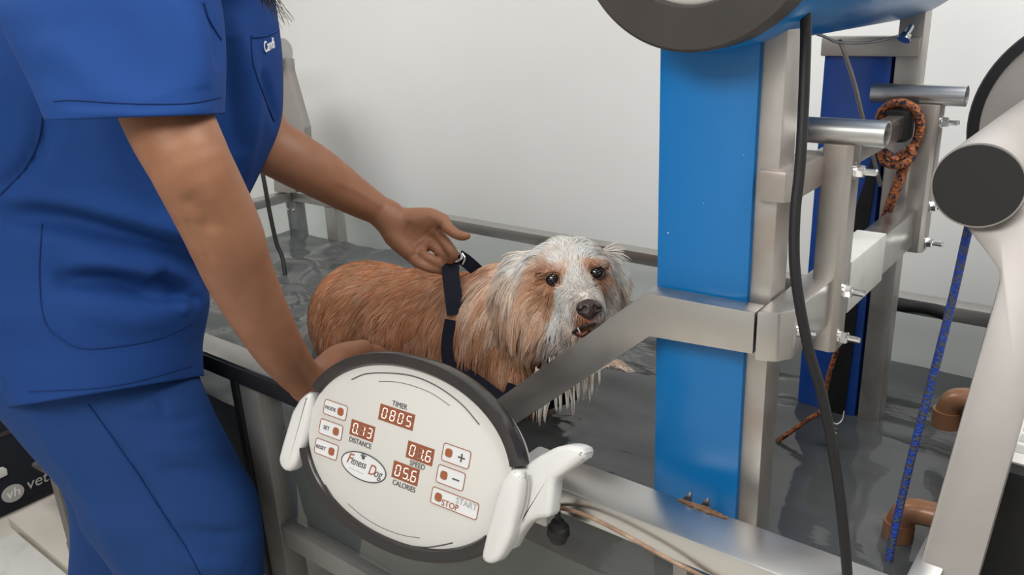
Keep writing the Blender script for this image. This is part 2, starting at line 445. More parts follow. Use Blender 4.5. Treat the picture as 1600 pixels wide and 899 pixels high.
# T handles clamped on the beams: separate parts
def thandle(name, y, x0, x1, xa, xb, ztop, zbot, nuts, lab):
    t = thing(name, lab, 'handle', ((x0 + x1) / 2, y, ztop))
    off = Matrix.Translation(-Vector(t.location))
    def k(o): o.data.transform(off); o.parent = t; return o
    R = .0152
    k(obj('grip_tube', add_pipe(bm_new(), (x0, y, ztop), (x1, y, ztop), R, R * .84), M['alu'], None, ang=40))
    k(obj('clamp_bar', add_prism(bm_new(), [Vector((xa, y - .018, zbot)), Vector((xb - .006, y - .018, zbot)), Vector((xb, y - .012, zbot)), Vector((xb, y + .018, zbot)), Vector((xa, y + .018, zbot))], Vector((0, 0, ztop - R * .8 - zbot)), .002), M['steel_warm'], None))
    for z in nuts:
        k(bolt((xb, y, z), s=.9))
    return t
thandle('clamp_handle', .985, -.347, -.257, -.3215, -.288, 1.499, 1.229, (1.455, 1.307, 1.246), 'near T shaped steel clamp handle with grip tube beside the black hose')
thandle('clamp_handle', 1.375, -.387, -.255, -.3165, -.285, 1.494, 1.252, (1.455, 1.325, 1.267), 'far T shaped steel clamp handle beside the orange rope loop')
# drum on top of the gantry
drum = thing('float_drum', 'big blue float drum with black end flange on top of the front column', 'drum', (-.40, 1.1, 1.745))
def dk(o): o.data.transform(Matrix.Translation((.40, -1.1, -1.745))); o.parent = drum; return o
cy0 = onp(1087, -102, 1, .80)
cx_, cz_ = -.410, 1.7405
R_ = .1448
dk(lathe('barrel', (cx_ - .003, .835, cz_ + .004), (0.03, 1, 0), [(0, .10), (0, R_ - .002), (.008, R_ + .002), (.60, R_ + .002), (.66, R_ - .02), (.70, .09), (.71, 0)], M['blue'], None, 96))
dk(lathe('end_flange', (cx_, .80, cz_), (0, 1, 0), [(0, .0925), (-.003, .095), (-.003, R_ - .009), (.0, R_ - .006), (.03, R_ - .006), (.03, .0925), (0, .0925)], M['darkgrey'], None, 96))
o = dk(lathe('end_cover', (cx_, .80, cz_), (0, 1, 0), [(.006, 0), (.004, .09), (.006, .0927), (.02, .0927)], M['white'], None, 64)); o['label'] = 'white round end cover'
# ---------------------------------------------------------------- end arms
def arm(lab, cap_c, cap_r, tube_to, leg_poly, leg_off, capmat, t_mat):
    t = thing('hoist_frame', lab, 'hoist', cap_c)
    off = Matrix.Translation(-Vector(cap_c))
    def k(o): o.data.transform(off); o.parent = t; return o
    c = Vector(cap_c); d = (Vector(tube_to) - c).normalized(); Lh = (Vector(tube_to) - c).length
    k(lathe('cross_tube', c, d, [(.001, cap_r * .6), (.001, cap_r), (Lh, cap_r), (Lh, 0)], t_mat, None, 64))
    k(lathe('end_cap', c, d, [(0, 0), (0, cap_r * .95), (.003, cap_r * .985), (.004, cap_r * .985)], capmat, None, 64))
    k(prism('leg', leg_poly, leg_off, M['greypaint'], None, .004))
    return t
cc = at(1527, 291, .90)
def lp(px, py):
    # plane through leg: leans towards the viewer at the bottom
    a = Vector((-.14, 1.0, 1.36)); b = Vector((-.14, .87, 1.05)); n = (b - a).cross(Vector((1, 0, 0))).normalized()
    r = ray(px, py); return EYE + r * ((a - EYE).dot(n) / r.dot(n))
leg = [lp(*p) for p in ((1505, 350), (1517, 366), (1552, 412), (1560, 425), (1561, 440), (1556, 460), (1430, 905), (1425, 925), (1523, 925), (1600, 650), (1655, 440), (1660, 380), (1640, 330), (1560, 320))]
arm('nearest grey lifting arm with black round end cap and wide flat leg', cc, .0468, cc + Vector((.0, .72, 0)), leg, (0, .035, .012), M['capdark'], M['greypaint'])
c2 = at(443, 82, 2.62)
legb = [onp(px - 9, py, 1, c2.y) for px, py in ((432, 92), (457, 92), (459, 112), (484, 200), (486, 240), (470, 302), (437, 300), (432, 200))]
arm('distant white lifting arm at the far end behind the blue scrubs', c2, .044, c2 + Vector((-.5, -.1, 0)), legb, (0, .03, 0), M['steel'], M['white'])
# round drum end behind the near arm
rc = onp(1721, 204, 1, 1.42); rs = 190 * (rc - EYE).dot(FW) / FPX / .119
t = thing('reel_drum', 'grey round drum end with black rubber rim behind the grey lifting arm', 'drum', rc)
o = lathe('rubber_rim', (0, 0, 0), (0, 1, 0), [(.0, .107 * rs), (0, .117 * rs), (.004, .119 * rs), (.03, .119 * rs), (.035, .107 * rs), (.0, .107 * rs)], M['black'], t, 80)
o = lathe('drum_body', (0, 0, 0), (0, 1, 0), [(.022, 0), (.020, .05 * rs), (.006, .09 * rs), (.004, .1075 * rs), (.05, .1075 * rs), (.22, .1 * rs)], M['greypaint'], t, 80)

# ---------------------------------------------------------------- ropes, hoses, cables
def rope(name, path, r, m, lab, cat, seg=10, n=8, **k):
    o = tube(name, spline(path, n), r, m, None, seg, **k)
    return tag(o, lab, cat)
rope('hose', [at(1256, -40, .83), at(1259, 40, .84), at(1256, 150, .85), at(1250, 260, .855), at(1242, 340, .86), at(1243, 430, .865), at(1262, 540, .875), at(1285, 620, .885), at(1304, 720, .895), at(1315, 800, .90), at(1324, 899, .905), at(1330, 1000, .91)], .0056, M['black'], 'thick black hose hanging down past the near clamp handle', 'hose', 14)
# orange rope: knotted loop round the beam end and its tail
bmr = bm_new()
xb, zb = -.334, 1.453
lp3 = [Vector((-.362, 1.34, 1.44)), Vector((-.36, 1.337, 1.472)), Vector((-.335, 1.333, 1.486)), Vector((-.31, 1.333, 1.474)), Vector((-.304, 1.335, 1.445)), Vector((-.312, 1.335, 1.418)), Vector((-.33, 1.335, 1.405))]
add_tube(bmr, spline(lp3, 8), .0072, 12)
kn = [Vector((-.312, 1.322, 1.427)), Vector((-.306, 1.318, 1.41)), Vector((-.32, 1.31, 1.398)), Vector((-.342, 1.312, 1.40)), Vector((-.35, 1.318, 1.415)), Vector((-.336, 1.312, 1.412)), Vector((-.322, 1.306, 1.404))]
add_tube(bmr, spline(kn, 8), .0055, 12)
add_tube(bmr, spline([at(1420, 236, 1.235), at(1412, 262, 1.245), at(1398, 300, 1.26), at(1384, 338, 1.285), at(1374, 362, 1.31), at(1366, 385, 1.34)], 8), [.008, .013, .0145, .0135, .011, .009, .007], 12)
o = obj('rope', bmr, M['orangerope'], None, ang=60); tag(o, 'thick orange rope knotted round the black capped beam end', 'rope')
rope('rope', [at(1314, 525, 1.395), at(1300, 570, 1.40), at(1291, 605, 1.41), at(1285, 640, 1.41), at(1262, 656, 1.42), at(1236, 675, 1.43), at(1214, 690, 1.44)], [.004, .0055, .0055, .004, .0022, .002, .002, .004], M['orangerope'], 'thin frayed rope end hanging on the rear blue column into the water', 'rope')
rope('rope', [at(1540, 250, .97), at(1512, 362, 1.0), at(1490, 460, 1.03), at(1460, 580, 1.06), at(1428, 700, 1.09), at(1402, 810, 1.12), at(1383, 900, 1.14)], .0052, M['bluerope'], 'blue and grey braided rope beside the large grey leg', 'rope')
rope('cable', [at(1312, 64, 1.18), at(1322, 90, 1.2), at(1336, 135, 1.22), at(1348, 185, 1.25), at(1362, 235, 1.3), at(1376, 290, 1.34)], .0032, M['greypaint'], 'thin grey wire hanging in front of the rear blue column', 'cable')
rope('cable', [at(1268, 50, 1.05), at(1290, 58, 1.1), at(1310, 66, 1.15), at(1350, 67, 1.2), at(1390, 60, 1.24), at(1418, 50, 1.27), at(1438, 33, 1.29)], .002, M['steel_dark'], 'curved steel cable under the blue drum', 'cable')
o = bolt(at(1412, 62, 1.24), (at(1420, 48, 1.24) - at(1412, 62, 1.24)).normalized(), .9); o.name = 'turnbuckle'; tag(o, 'small steel turnbuckle on the cable under the blue drum', 'turnbuckle')
rope('hose', [at(402, 235, 2.45), at(412, 280, 2.45), at(421, 330, 2.46), at(432, 380, 2.47), at(441, 402, 2.47), at(447, 440, 2.46)], .0065, M['black'], 'thin dark hose dipping into the water behind the raised forearm', 'hose')
rope('cable', [onp(862, 793, 1, .752), onp(900, 800, 1, .745), onp(950, 822, 1, .742), onp(1010, 855, 1, .742), onp(1055, 880, 1, .744), onp(1090, 897, 1, .748), onp(1140, 925, 1, .75)], .0027, M['cord'], 'brown cable hanging under the front rim', 'cable')
# spring and ring on the rear column
bmr = bm_new()
add_tube(bmr, spline([at(1290, 640, 1.40), at(1298, 658, 1.40), at(1308, 663, 1.40), at(1316, 656, 1.40), at(1319, 642, 1.40)], 6), .0016, 8)
add_tube(bmr, [at(1302, 664, 1.40) + Vector((0, 0, -.002 * i)) + RT * (.006 * math.cos(i * 1.5)) + FW * (.006 * math.sin(i * 1.5)) for i in range(24)], .0015, 6)
o = obj('spring_hook', bmr, M['chrome'], None); tag(o, 'small steel spring hook at the waterline of the rear blue column', 'hook')
# black foam on back rim
rope('foam_sleeve', [onp(1392, 473, 1, 1.692), onp(1410, 479, 1, 1.69), onp(1450, 483, 1, 1.69), onp(1478, 492, 1, 1.69)], [.011, .014, .014, .012], M['black'], 'black foam tube wrapped on the back rim', 'foam tube', 14)
# rust-brown residue and small fins where the column meets the rim
bmr = bm_new()
for i in range(26):
    px = 1062 + i * 2.9
    p = onp(px, 781 + (px - 1062) * .385 + random.Random(i).uniform(-1, 1), 2, 1.0505)
    s = .003 + .003 * math.sin(i / 25 * math.pi)
    g_ = bmesh.ops.create_icosphere(bmr, subdivisions=1, radius=s * random.Random(i + 9).uniform(.7, 1.2))
    for v in g_['verts']: v.co = Vector((v.co.x * 1.3, v.co.y * .9, v.co.z * .35)) + p
o = obj('residue', bmr, M['rust'], None); tag(o, 'rust brown residue on the front rim beside the blue column', 'residue', kind='stuff')
for i, (px, py) in enumerate(((1076, 776), (1103, 786))):
    p = onp(px, py, 1, .832)
    o = prism('metal_fin', [Vector((p.x - .007, .828, 1.046)), Vector((p.x + .005, .828, 1.046)), Vector((p.x + .005, .828, 1.060)), Vector((p.x + .003, .828, 1.061))], (0, .004, 0), M['steel_dark'], None, .0006)
    tag(o, ('left' if i == 0 else 'right') + ' one of two small steel fins behind the front rim', 'metal fin', 'fins behind the front rim')

# ---------------------------------------------------------------- brown pipe elbows
def elbow(lab, p0, s, tee):
    t = thing('pipe_elbow', lab, 'pipe', p0)
    bm = bm_new()
    d = Vector((-1, -.05, .0)).normalized()
    path = spline([Vector((.16, .0, .0)) * s, Vector((.07, 0, 0)) * s, Vector((.02, 0, 0)) * s, Vector((-.012, -.0, -.008)) * s, Vector((-.022, 0, -.03)) * s, Vector((-.023, 0, -.05)) * s], 8)
    add_tube(bm, path, .021 * s, 24)
    obj('bend', bm, M['copper'], t, ang=60)
    bm = bm_new(); add_pipe(bm, Vector((-.023, 0, -.03)) * s, Vector((-.023, 0, -.062)) * s, .0245 * s, .017 * s)
    obj('mouth_ring', bm, M['copper'], t)
    obj('mouth_ring', add_lathe(bm_new(), Vector((.052, 0, 0)) * s, (1, 0, 0), [(0, .021 * s), (0, .0245 * s), (.012 * s, .0245 * s), (.012 * s, .021 * s)], 24), M['copper'], t)
    if tee:
        prism('rib', [Vector((.075, -.022, -.01)) * s, Vector((.12, -.022, .03)) * s, Vector((.12, -.022, -.01)) * s], (0, .006, 0), M['copper'], t, .001)
        tube('branch', [Vector((.10, 0, 0)) * s, Vector((.10, -.03, -.07)) * s], .016 * s, M['copper'], t, 16)
    return t
elbow('brown pipe elbow nearest the front rim beside the blue rope', onp(1432, 797, 0, -.196), .85, True)
elbow('farther brown pipe elbow half hidden by the large grey leg', onp(1507, 622, 0, -.196), .9, False)

# ---------------------------------------------------------------- right side: black housing and label behind the leg
t = thing('pump_housing', 'black pump housing right of the large grey leg', 'housing', (.08, 1.1, 0))
hz = onp(1566, 734, 1, 1.0).z
box('body', -.185, .5, -.10, .45, 0, hz, M['black'], t, .01)
o = box('sticker', -.18, .3, -.08, .40, hz, hz + .003, M['label'], t, .0005); o['label'] = 'white printed sticker'
for i in range(3): box('print_line', -.17, -.05, -.055 + i * .03, -.035 + i * .03, hz + .0032, hz + .0036, M['inkgrey'], t, 0)

# ---------------------------------------------------------------- left background: bag and steel step
t = thing('equipment_bag', 'black equipment bag with round grey logo lying on the pale floor', 'bag', (-3.3, .75, 0))
def rbox(x0, x1, y0, y1, z0, z1, b): return add_box(bm_new(), x0, x1, y0, y1, z0, z1, b, 5)
o = obj('body', rbox(-.3, .3, -.6, .32, .0, .44, .05), M['bagblack'], t)
Pl = onp(20, 771, 0, -2.998) - Vector((-3.3, .75, 0))
o = lathe('logo_disc', Pl, (1, 0, 0), [(0, .032), (.003, .032)], M['inkgrey'], t, 32); o['label'] = 'grey round logo patch'
for v in o.data.vertices:
    v.co.y = Pl.y + (v.co.y - Pl.y) * 1.15
Yv = Vector((0, 1, 0)); Zv = Vector((0, 0, 1))
text('lettering', 'vh', Pl + Vector((.004, -.024, .001)), Yv, Zv, .05, M['thread'], t, shear=.2)
text('lettering', 'vet', Pl + Vector((.001, .045, .006)), Yv, Zv, .06, M['inkgrey'], t, shear=.2)
Pt = onp(2, 738, 0, -2.998) - Vector((-3.3, .75, 0))
prism('fabric_tag', [Pt + Vector((.001, a, b)) for a, b in ((-.06, -.022), (.015, -.018), (.018, .004), (.008, .018), (-.06, .024))], (.003, 0, 0), M['label'], t, .001)
box('zip_band', .298, .303, -.5, .24, .30, .315, M['darkgrey'], t, .001)

t = thing('folding_step', 'small steel step frame on a pale base behind the blue trousers', 'step', (-2.75, .9, 0))
def stp(name, pts, off, m, bev=.002):
    o = prism(name, pts, off, m, None, bev); o.data.transform(Matrix.Translation((2.75, -.9, 0))); o.parent = t; return o
yy = .86
stp('top_plate', [onp(px, py, 1, yy) for px, py in ((49, 725), (54, 722), (60, 719), (110, 742), (118, 775), (80, 746), (50, 730))], (.06, .12, 0), M['steel_warm'])
stp('leg', [onp(px, py, 1, yy) for px, py in ((81, 746), (93, 752), (112, 832), (100, 832))], (.012, .03, 0), M['steel'])
stp('side_plate', [onp(px, py, 1, yy + .03) for px, py in ((90, 752), (118, 785), (130, 810), (125, 840), (108, 832))], (.0, .01, 0), M['steel_dark'])
a = onp(49, 832, 2, .04); b = onp(118, 818, 2, .04)
box('base', -.18, .3, -.14, .14, 0, .04, M['floor'], t, .004)
box('base', -.10, .3, -.30, -.15, 0, .02, M['label'], t, .004)

# ---------------------------------------------------------------- console
con = thing('control_console', 'white oval control console with red digit displays beside the front rim', 'control panel', (0, 0, 0))
cu_ = Vector((0.9954, 0.0912, -0.0294)).normalized(); cv_ = Vector((-0.0053, 0.3558, 0.9238)); cv_ = (cv_ - cu_ * cv_.dot(cu_)).normalized()
cn_ = cu_.cross(cv_)
cn_ = cn_ if cn_.dot(EYE - Vector((-.75, .66, 1.08))) > 0 else -cn_
CO = Vector((-0.90585213, 0.66, 1.12262901))
def cpt(s, t_, h=0): return CO + cu_ * s + cv_ * t_ + cn_ * h
EC = (.1535, -.0385); EA, EB = .184, .1225
def ell(a, b, th, c=EC, p=2.0):
    ca, sa = math.cos(th), math.sin(th)
    return c[0] + a * abs(ca) ** (2 / p) * math.copysign(1, ca), c[1] + b * abs(sa) ** (2 / p) * math.copysign(1, sa)
def con_plate(name, a, b, h0, h1, m, rnd=.004, n=96, p=2.08):
    bm = bm_new(); rings = []
    for da, h in ((0, h0), (0, h1 - rnd), (-rnd * .3, h1 - rnd * .3), (-rnd, h1)):
        rings.append([bm.verts.new(cpt(*ell(a + da, b + da, 2 * math.pi * k / n, p=p), h)) for k in range(n)])
    for A, B in zip(rings, rings[1:]):
        for k in range(n): bm.faces.new((A[k], A[(k + 1) % n], B[(k + 1) % n], B[k]))
    bm.faces.new(rings[0]); bm.faces.new(rings[-1])
    return obj(name, bm, m, con, ang=30)
con_plate('housing', EA - .004, EB - .003, -.045, -.002, M['whiteplastic'])
con_plate('face_plate', EA - .006, EB - .005, -.004, .0, M['white'], .0015)
def con_arc(name, th0, th1, a0, b0, ww, h, m, n=40, par=None):
    """bumper: rounded section swept round the ellipse edge"""
    bm = bm_new(); rings = []
    prof = [(-.35, -.030), (.45, -.030), (.9, -.018), (1, -.004), (.85, h * .8), (.4, h), (0, h * .85), (-.15, .002)]
    for i in range(n + 1):
        th = th0 + (th1 - th0) * i / n
        rings.append([bm.verts.new(cpt(*ell(a0 + q * ww, b0 + q * ww, th, p=2.08), hh)) for q, hh in prof])
    k_ = len(prof)
    for A, B in zip(rings, rings[1:]):
        for k in range(k_): bm.faces.new((A[k], A[(k + 1) % k_], B[(k + 1) % k_], B[k]))
    bm.faces.new(rings[0]); bm.faces.new(rings[-1])
    return obj(name, bm, m, con, ang=45)
R2 = math.radians
o = con_arc('bumper', R2(16), R2(158), EA - .005, EB - .003, .0165, .007, M['blackgloss'], 70); o['label'] = 'black glossy upper bumper'
o = con_arc('bumper', R2(198), R2(329), EA - .005, EB - .003, .0165, .007, M['blackgloss'], 60); o['label'] = 'dark brown black lower bumper'
def con_prism(name, pts, h0, h1, m, bev=.004, seg=3, par=None):
    bm = bm_new()
    vs = [bm.verts.new(cpt(s, t_, h0)) for s, t_ in pts]
    f = bm.faces.new(vs)
    r = bmesh.ops.extrude_face_region(bm, geom=[f])
    nv = [e for e in r['geom'] if isinstance(e, bmesh.types.BMVert)]
    bmesh.ops.translate(bm, verts=nv, vec=cn_ * (h1 - h0))
    if bev: bmesh.ops.bevel(bm, geom=list({e for v in vs + nv for e in v.link_edges}), offset=bev, segments=seg, profile=.5, affect='EDGES')
    return obj(name, bm, m, par or con, ang=40)
def rr(s0, s1, t0, t1, r, n=4):
    out = []
    for cx, cy, a in ((s1 - r, t1 - r, 0), (s0 + r, t1 - r, 90), (s0 + r, t0 + r, 180), (s1 - r, t0 + r, 270)):
        for k in range(n + 1):
            th = R2(a + 90 * k / n); out.append((cx + r * math.cos(th), cy + r * math.sin(th)))
    return out
# white side grips
con_prism('side_grip', [(-.0225, .006), (-.034, .002), (-.047, -.012), (-.0575, -.034), (-.066, -.085), (-.069, -.108), (-.064, -.120), (-.050, -.1245), (-.038, -.119), (-.030, -.104), (-.0245, -.075), (-.021, -.04)], -.018, .008, M['whiteplastic'], .009, 4)
con_prism('side_grip', [(.330, -.004), (.343, -.004), (.349, -.012), (.3495, -.05), (.347, -.09), (.338, -.118), (.330, -.128), (.317, -.132), (.309, -.126), (.311, -.095), (.3145, -.055), (.318, -.024)], -.018, .011, M['whiteplastic'], .008, 4)
con_prism('support_wing', [(.338, .0), (.352, .014), (.375, .0335), (.395, .042), (.412, .043), (.4165, .036), (.4155, .030), (.3815, -.006), (.3835, -.026), (.386, -.0535), (.372, -.058), (.358, -.068), (.347, -.088), (.338, -.115), (.334, -.09)], -.040, -.009, M['whiteplastic'], .007, 3)
# mounting block round the end of the rim beam
bw = box('mounting_block', -.645, -.574, .745, .826, .985, 1.052, M['whiteplastic'], con, .006)
box('mounting_block', -.72, -.60, .70, .78, 1.0, 1.05, M['whiteplastic'], con, .01)
# black knob under the wing
kp = onp(872, 822, 1, .735)
kb = lathe('clamp_knob', kp + Vector((0, 0, .022)), (0, 0, -1), [(0, .004), (.014, .004), (.015, .009), (.022, .011), (.024, .0145), (.034, .0155), (.037, .013), (.045, .011), (.046, 0)], M['black'], con, 18)
kb['label'] = 'black screw knob'
# drilled slot between grip and wing (dark seam line)
bm = bm_new(); add_tube(bm, spline([cpt(.3475, -.004, .003), cpt(.352, -.02, -.004), cpt(.353, -.045, -.006), cpt(.350, -.068, -.004)], 8), .0012, 8)
obj('seam_line', bm, M['inkgrey'], con)
# printed arcs
def pline(name, pts, ww, m, par=None, n=8, h=.0002):
    bm = bm_new(); add_tube(bm, spline([cpt(s, t_, h) for s, t_ in pts], n), ww, 6)
    return obj(name, bm, m, par or con)
def earc(f, a0, a1, n=12): return [ell(EA * f, EB * f, R2(a0 + (a1 - a0) * i / n)) for i in range(n + 1)]
pline('printed_arc', [(.0431, .0393), (.068, .0535), (.1105, .0645), (.152, .0695), (.1932, .0654), (.235, .0525), (.2678, .0338)], .0009, M['ink'])
pline('printed_arc', [(.0924, .0484), (.12, .0545), (.1498, .0567), (.185, .0545), (.2172, .046)], .0004, M['ink'])
pline('printed_arc', [(.027, -.1205), (.055, -.1385), (.0907, -.1508), (.128, -.1585), (.1655, -.159), (.2137, -.1484), (.24, -.137), (.2593, -.1265)], .0009, M['ink'])
pline('printed_arc', [(.0741, -.1334), (.105, -.142), (.1388, -.146), (.175, -.1445), (.207, -.1382)], .0004, M['ink'])
# buttons
def button(s0, s1, t0, t1, ds, dt, words):
    b = con_prism('button', rr(s0, s1, t0, t1, .0035), 0, .0004, M['button'], 0)
    pts = rr(s0, s1, t0, t1, .0035); pts.append(pts[0])
    bm = bm_new(); add_tube(bm, [cpt(s, t_, .0006) for s, t_ in pts], .0006, 6)
    obj('outline', bm, M['brown'], b)
    con_prism('dot', rr(ds - .0056, ds + .0056, dt - .0056, dt + .0056, .004), .0004, .0012, M['brown'], 0, par=b)
    for wd, s, t_, sz, m in words:
        text('lettering', wd, cpt(s, t_, .0007), cu_, cv_, sz, m, b)
button(0, .0447, -.0212, 0, .0329, -.0105, [('MODE', .0025, -.0112, .0074, M['ink'])])
button(-.002, .0424, -.0511, -.0293, .0305, -.0403, [('SET', .0055, -.0405, .0080, M['ink'])])
button(-.0045, .0401, -.081, -.059, .0286, -.0705, [('RESET', -.0025, -.0708, .0074, M['ink'])])
button(.2192, .2632, -.027, -.0036, .2292, -.0147, [])
button(.2165, .2606, -.0572, -.0334, .2277, -.0454, [])
button(.2136, .2888, -.0864, -.0647, .2252, -.0759, [('STOP', .2315, -.0808, .0115, M['brown']), ('START', .2530, -.0710, .0115, M['inkgrey'])])
for s, t_, hz, vt in ((.250, -.0154, 1, 1), (.2472, -.0455, 1, 0)):
    bm = bm_new()
    for a_, b_ in (((.0055, .0009),) + (((.0009, .0055),) if vt else ())):
        vs = [bm.verts.new(cpt(s + x * a_, t_ + y * b_, h)) for h in (.0005, .0012) for x, y in ((-1, -1), (1, -1), (1, 1), (-1, 1))]
        for f in ((0, 1, 2, 3), (4, 5, 6, 7), (0, 1, 5, 4), (1, 2, 6, 5), (2, 3, 7, 6), (3, 0, 4, 7)): bm.faces.new([vs[i] for i in f])
    obj('plus_sign' if vt else 'minus_sign', bm, M['ink'], con, smooth=False)
# displays
SEG = {'0': 'abcdef', '1': 'bc', '2': 'abged', '3': 'abgcd', '4': 'fgbc', '5': 'afgcd', '6': 'afgedc', '7': 'abc', '8': 'abcdefg', '9': 'abcdfg', 'E': 'afged'}
def display(s0, s1, t0, t1, chars, dots, part=None):
    d = con_prism('display', [(s0, t0), (s1, t0), (s1, t1), (s0, t1)], .0, .0005, M['brownglow'], 0)
    n = len(chars); cw = (s1 - s0 - .004) / n; H = (t1 - t0) * .62; Wd = min(cw * .55, H * .52); z = .0011
    on = bm_new(); off = bm_new()
    for i, ch in enumerate(chars):
        cx = s0 + .003 + cw * (i + .5); cy = (t0 + t1) / 2
        x0, x1, y0, y1 = cx - Wd / 2, cx + Wd / 2, cy - H / 2, cy + H / 2
        G = {'a': ((x0, y1), (x1, y1)), 'b': ((x1, y1), (x1, cy)), 'c': ((x1, cy), (x1, y0)), 'd': ((x0, y0), (x1, y0)), 'e': ((x0, cy), (x0, y0)), 'f': ((x0, y1), (x0, cy)), 'g': ((x0, cy), (x1, cy))}
        for k, (A, B) in G.items():
            A = Vector(A); B = Vector(B); dr = (B - A).normalized() * .0008
            A2, B2 = A + dr, B - dr
            slant = lambda p: cpt(p.x + (p.y - cy) * .08, p.y, z)
            add_tube(on if k in SEG[ch] else off, [slant(A2), slant(B2)], .00075 if k in SEG[ch] else .0006, 6)
        if i in dots:
            add_lathe(on, cpt(x1 + cw * .16, y0, z - .0004), cn_, [(0, .0011), (.0008, .0011)], 8)
    obj('lit_digits', on, M['digit'], d); obj('unlit_segments', off, M['digitoff'], d)['kind'] = 'stuff'
display(.1025, .1645, -.0029, .0195, '0805', ())
display(.0557, .1004, -.037, -.015, '013', (0,))
display(.1606, .2061, -.0401, -.017, '016', (1,))
display(.1425, .188, -.0732, -.050, '056', (1,))
for s, wd, a_, b_ in (('TIMER', 0, .1224, .0252), ('DISTANCE', 0, .0570, -.0440), ('SPEED', 0, .1693, -.0455), ('CALORIES', 0, .1461, -.0795)):
    text('lettering', s, cpt(a_, b_, .0003), cu_, cv_, .0102, M['ink'], con, sx=.88 if len(s) > 5 else .95)
# round-ended logo
lg = con_prism('logo_badge', [(.0914 + .0415 * math.cos(R2(i * 7.5)), -.0748 + .0188 * math.sin(R2(i * 7.5))) for i in range(48)], 0, .0005, M['button'], 0)
bm = bm_new(); add_tube(bm, [cpt(.0914 + .0415 * math.cos(R2(i * 5)), -.0748 + .0188 * math.sin(R2(i * 5)), .0006) for i in range(73)], .0009, 6); obj('outline', bm, M['ink'], lg)
text('lettering', 'F', cpt(.0585, -.0705, .0007), cu_, cv_, .021, M['brown'], lg, shear=.3)
text('lettering', 'itness', cpt(.067, -.072, .0007), cu_, cv_, .0155, M['ink'], lg, shear=.35, sx=.8)
text('lettering', 'D', cpt(.1005, -.075, .0007), cu_, cv_, .021, M['brown'], lg, shear=.3, sx=.85)
text('lettering', 'og', cpt(.1115, -.0765, .0007), cu_, cv_, .017, M['ink'], lg, shear=.35, sx=.85)
for cx, cy, r in ((.0885, -.0618, .0032), (.0845, -.0600, .0012), (.0865, -.0578, .0012), (.0895, -.0572, .0012), (.0925, -.0588, .0012)):
    lathe('paw_mark', cpt(cx, cy, .0004), cn_, [(0, r), (.0004, r)], M['ink'], lg, 12)
con_prism('tag_line', [(.0655, -.0835), (.094, -.0845), (.094, -.0838), (.0655, -.0828)], .0005, .0008, M['inkgrey'], 0, par=lg)

# ---------------------------------------------------------------- smooth organic surfaces from distance fields
class Field:
    def __init__(s): s.p = []
    def cap(s, a, b, ra, rb, k=.01): s.p.append(('c', np.array(a, float), np.array(b, float), ra, rb, k)); return s
    def chain(s, pts, rs, k=.01):
        n = 5 if len(pts) > 3 else 3
        Q = np.array([tuple(q) for q in spline(pts, n)]); Rr = np.interp(np.arange(len(Q)) / n, np.arange(len(rs)), rs)
        s.p.append(('C', Q, Rr, 0, 0, k)); return s
    def ell(s, c, r, k=.01, R=None):
        s.p.append(('e', np.array(c, float), np.array(r, float), np.array(R if R is not None else np.eye(3), float), None, k)); return s
    def sub(s, c, r, k=.004, R=None):
        s.p.append(('s', np.array(c, float), np.array(r, float), np.array(R if R is not None else np.eye(3), float), None, k)); return s
    def __call__(s, P):
        D = np.full(len(P), 9.0)
        for t, a, b, x, y, k in s.p:
            if t == 'c':
                ab = b - a; h = np.clip((P - a) @ ab / (ab @ ab + 1e-12), 0, 1)
                d = np.linalg.norm(P - a - h[:, None] * ab, axis=1) - (x + (y - x) * h)
            elif t == 'C':
                d = np.full(len(P), 9.0)
                for i in range(len(a) - 1):
                    ab = a[i + 1] - a[i]; h = np.clip((P - a[i]) @ ab / (ab @ ab + 1e-12), 0, 1)
                    d = np.minimum(d, np.linalg.norm(P - a[i] - h[:, None] * ab, axis=1) - (b[i] + (b[i + 1] - b[i]) * h))
            else:
                q = (P - a) @ x.T
                k0 = np.linalg.norm(q / b, axis=1); k1 = np.linalg.norm(q / b ** 2, axis=1) + 1e-9
                d = k0 * (k0 - 1) / k1
            if t == 's':
                h = np.clip(.5 - .5 * (D + d) / k, 0, 1)
                D = D * (1 - h) - d * h + k * h * (1 - h)
            else:
                h = np.clip(.5 + .5 * (D - d) / k, 0, 1)
                D = D * (1 - h) + d * h - k * h * (1 - h)
        return D
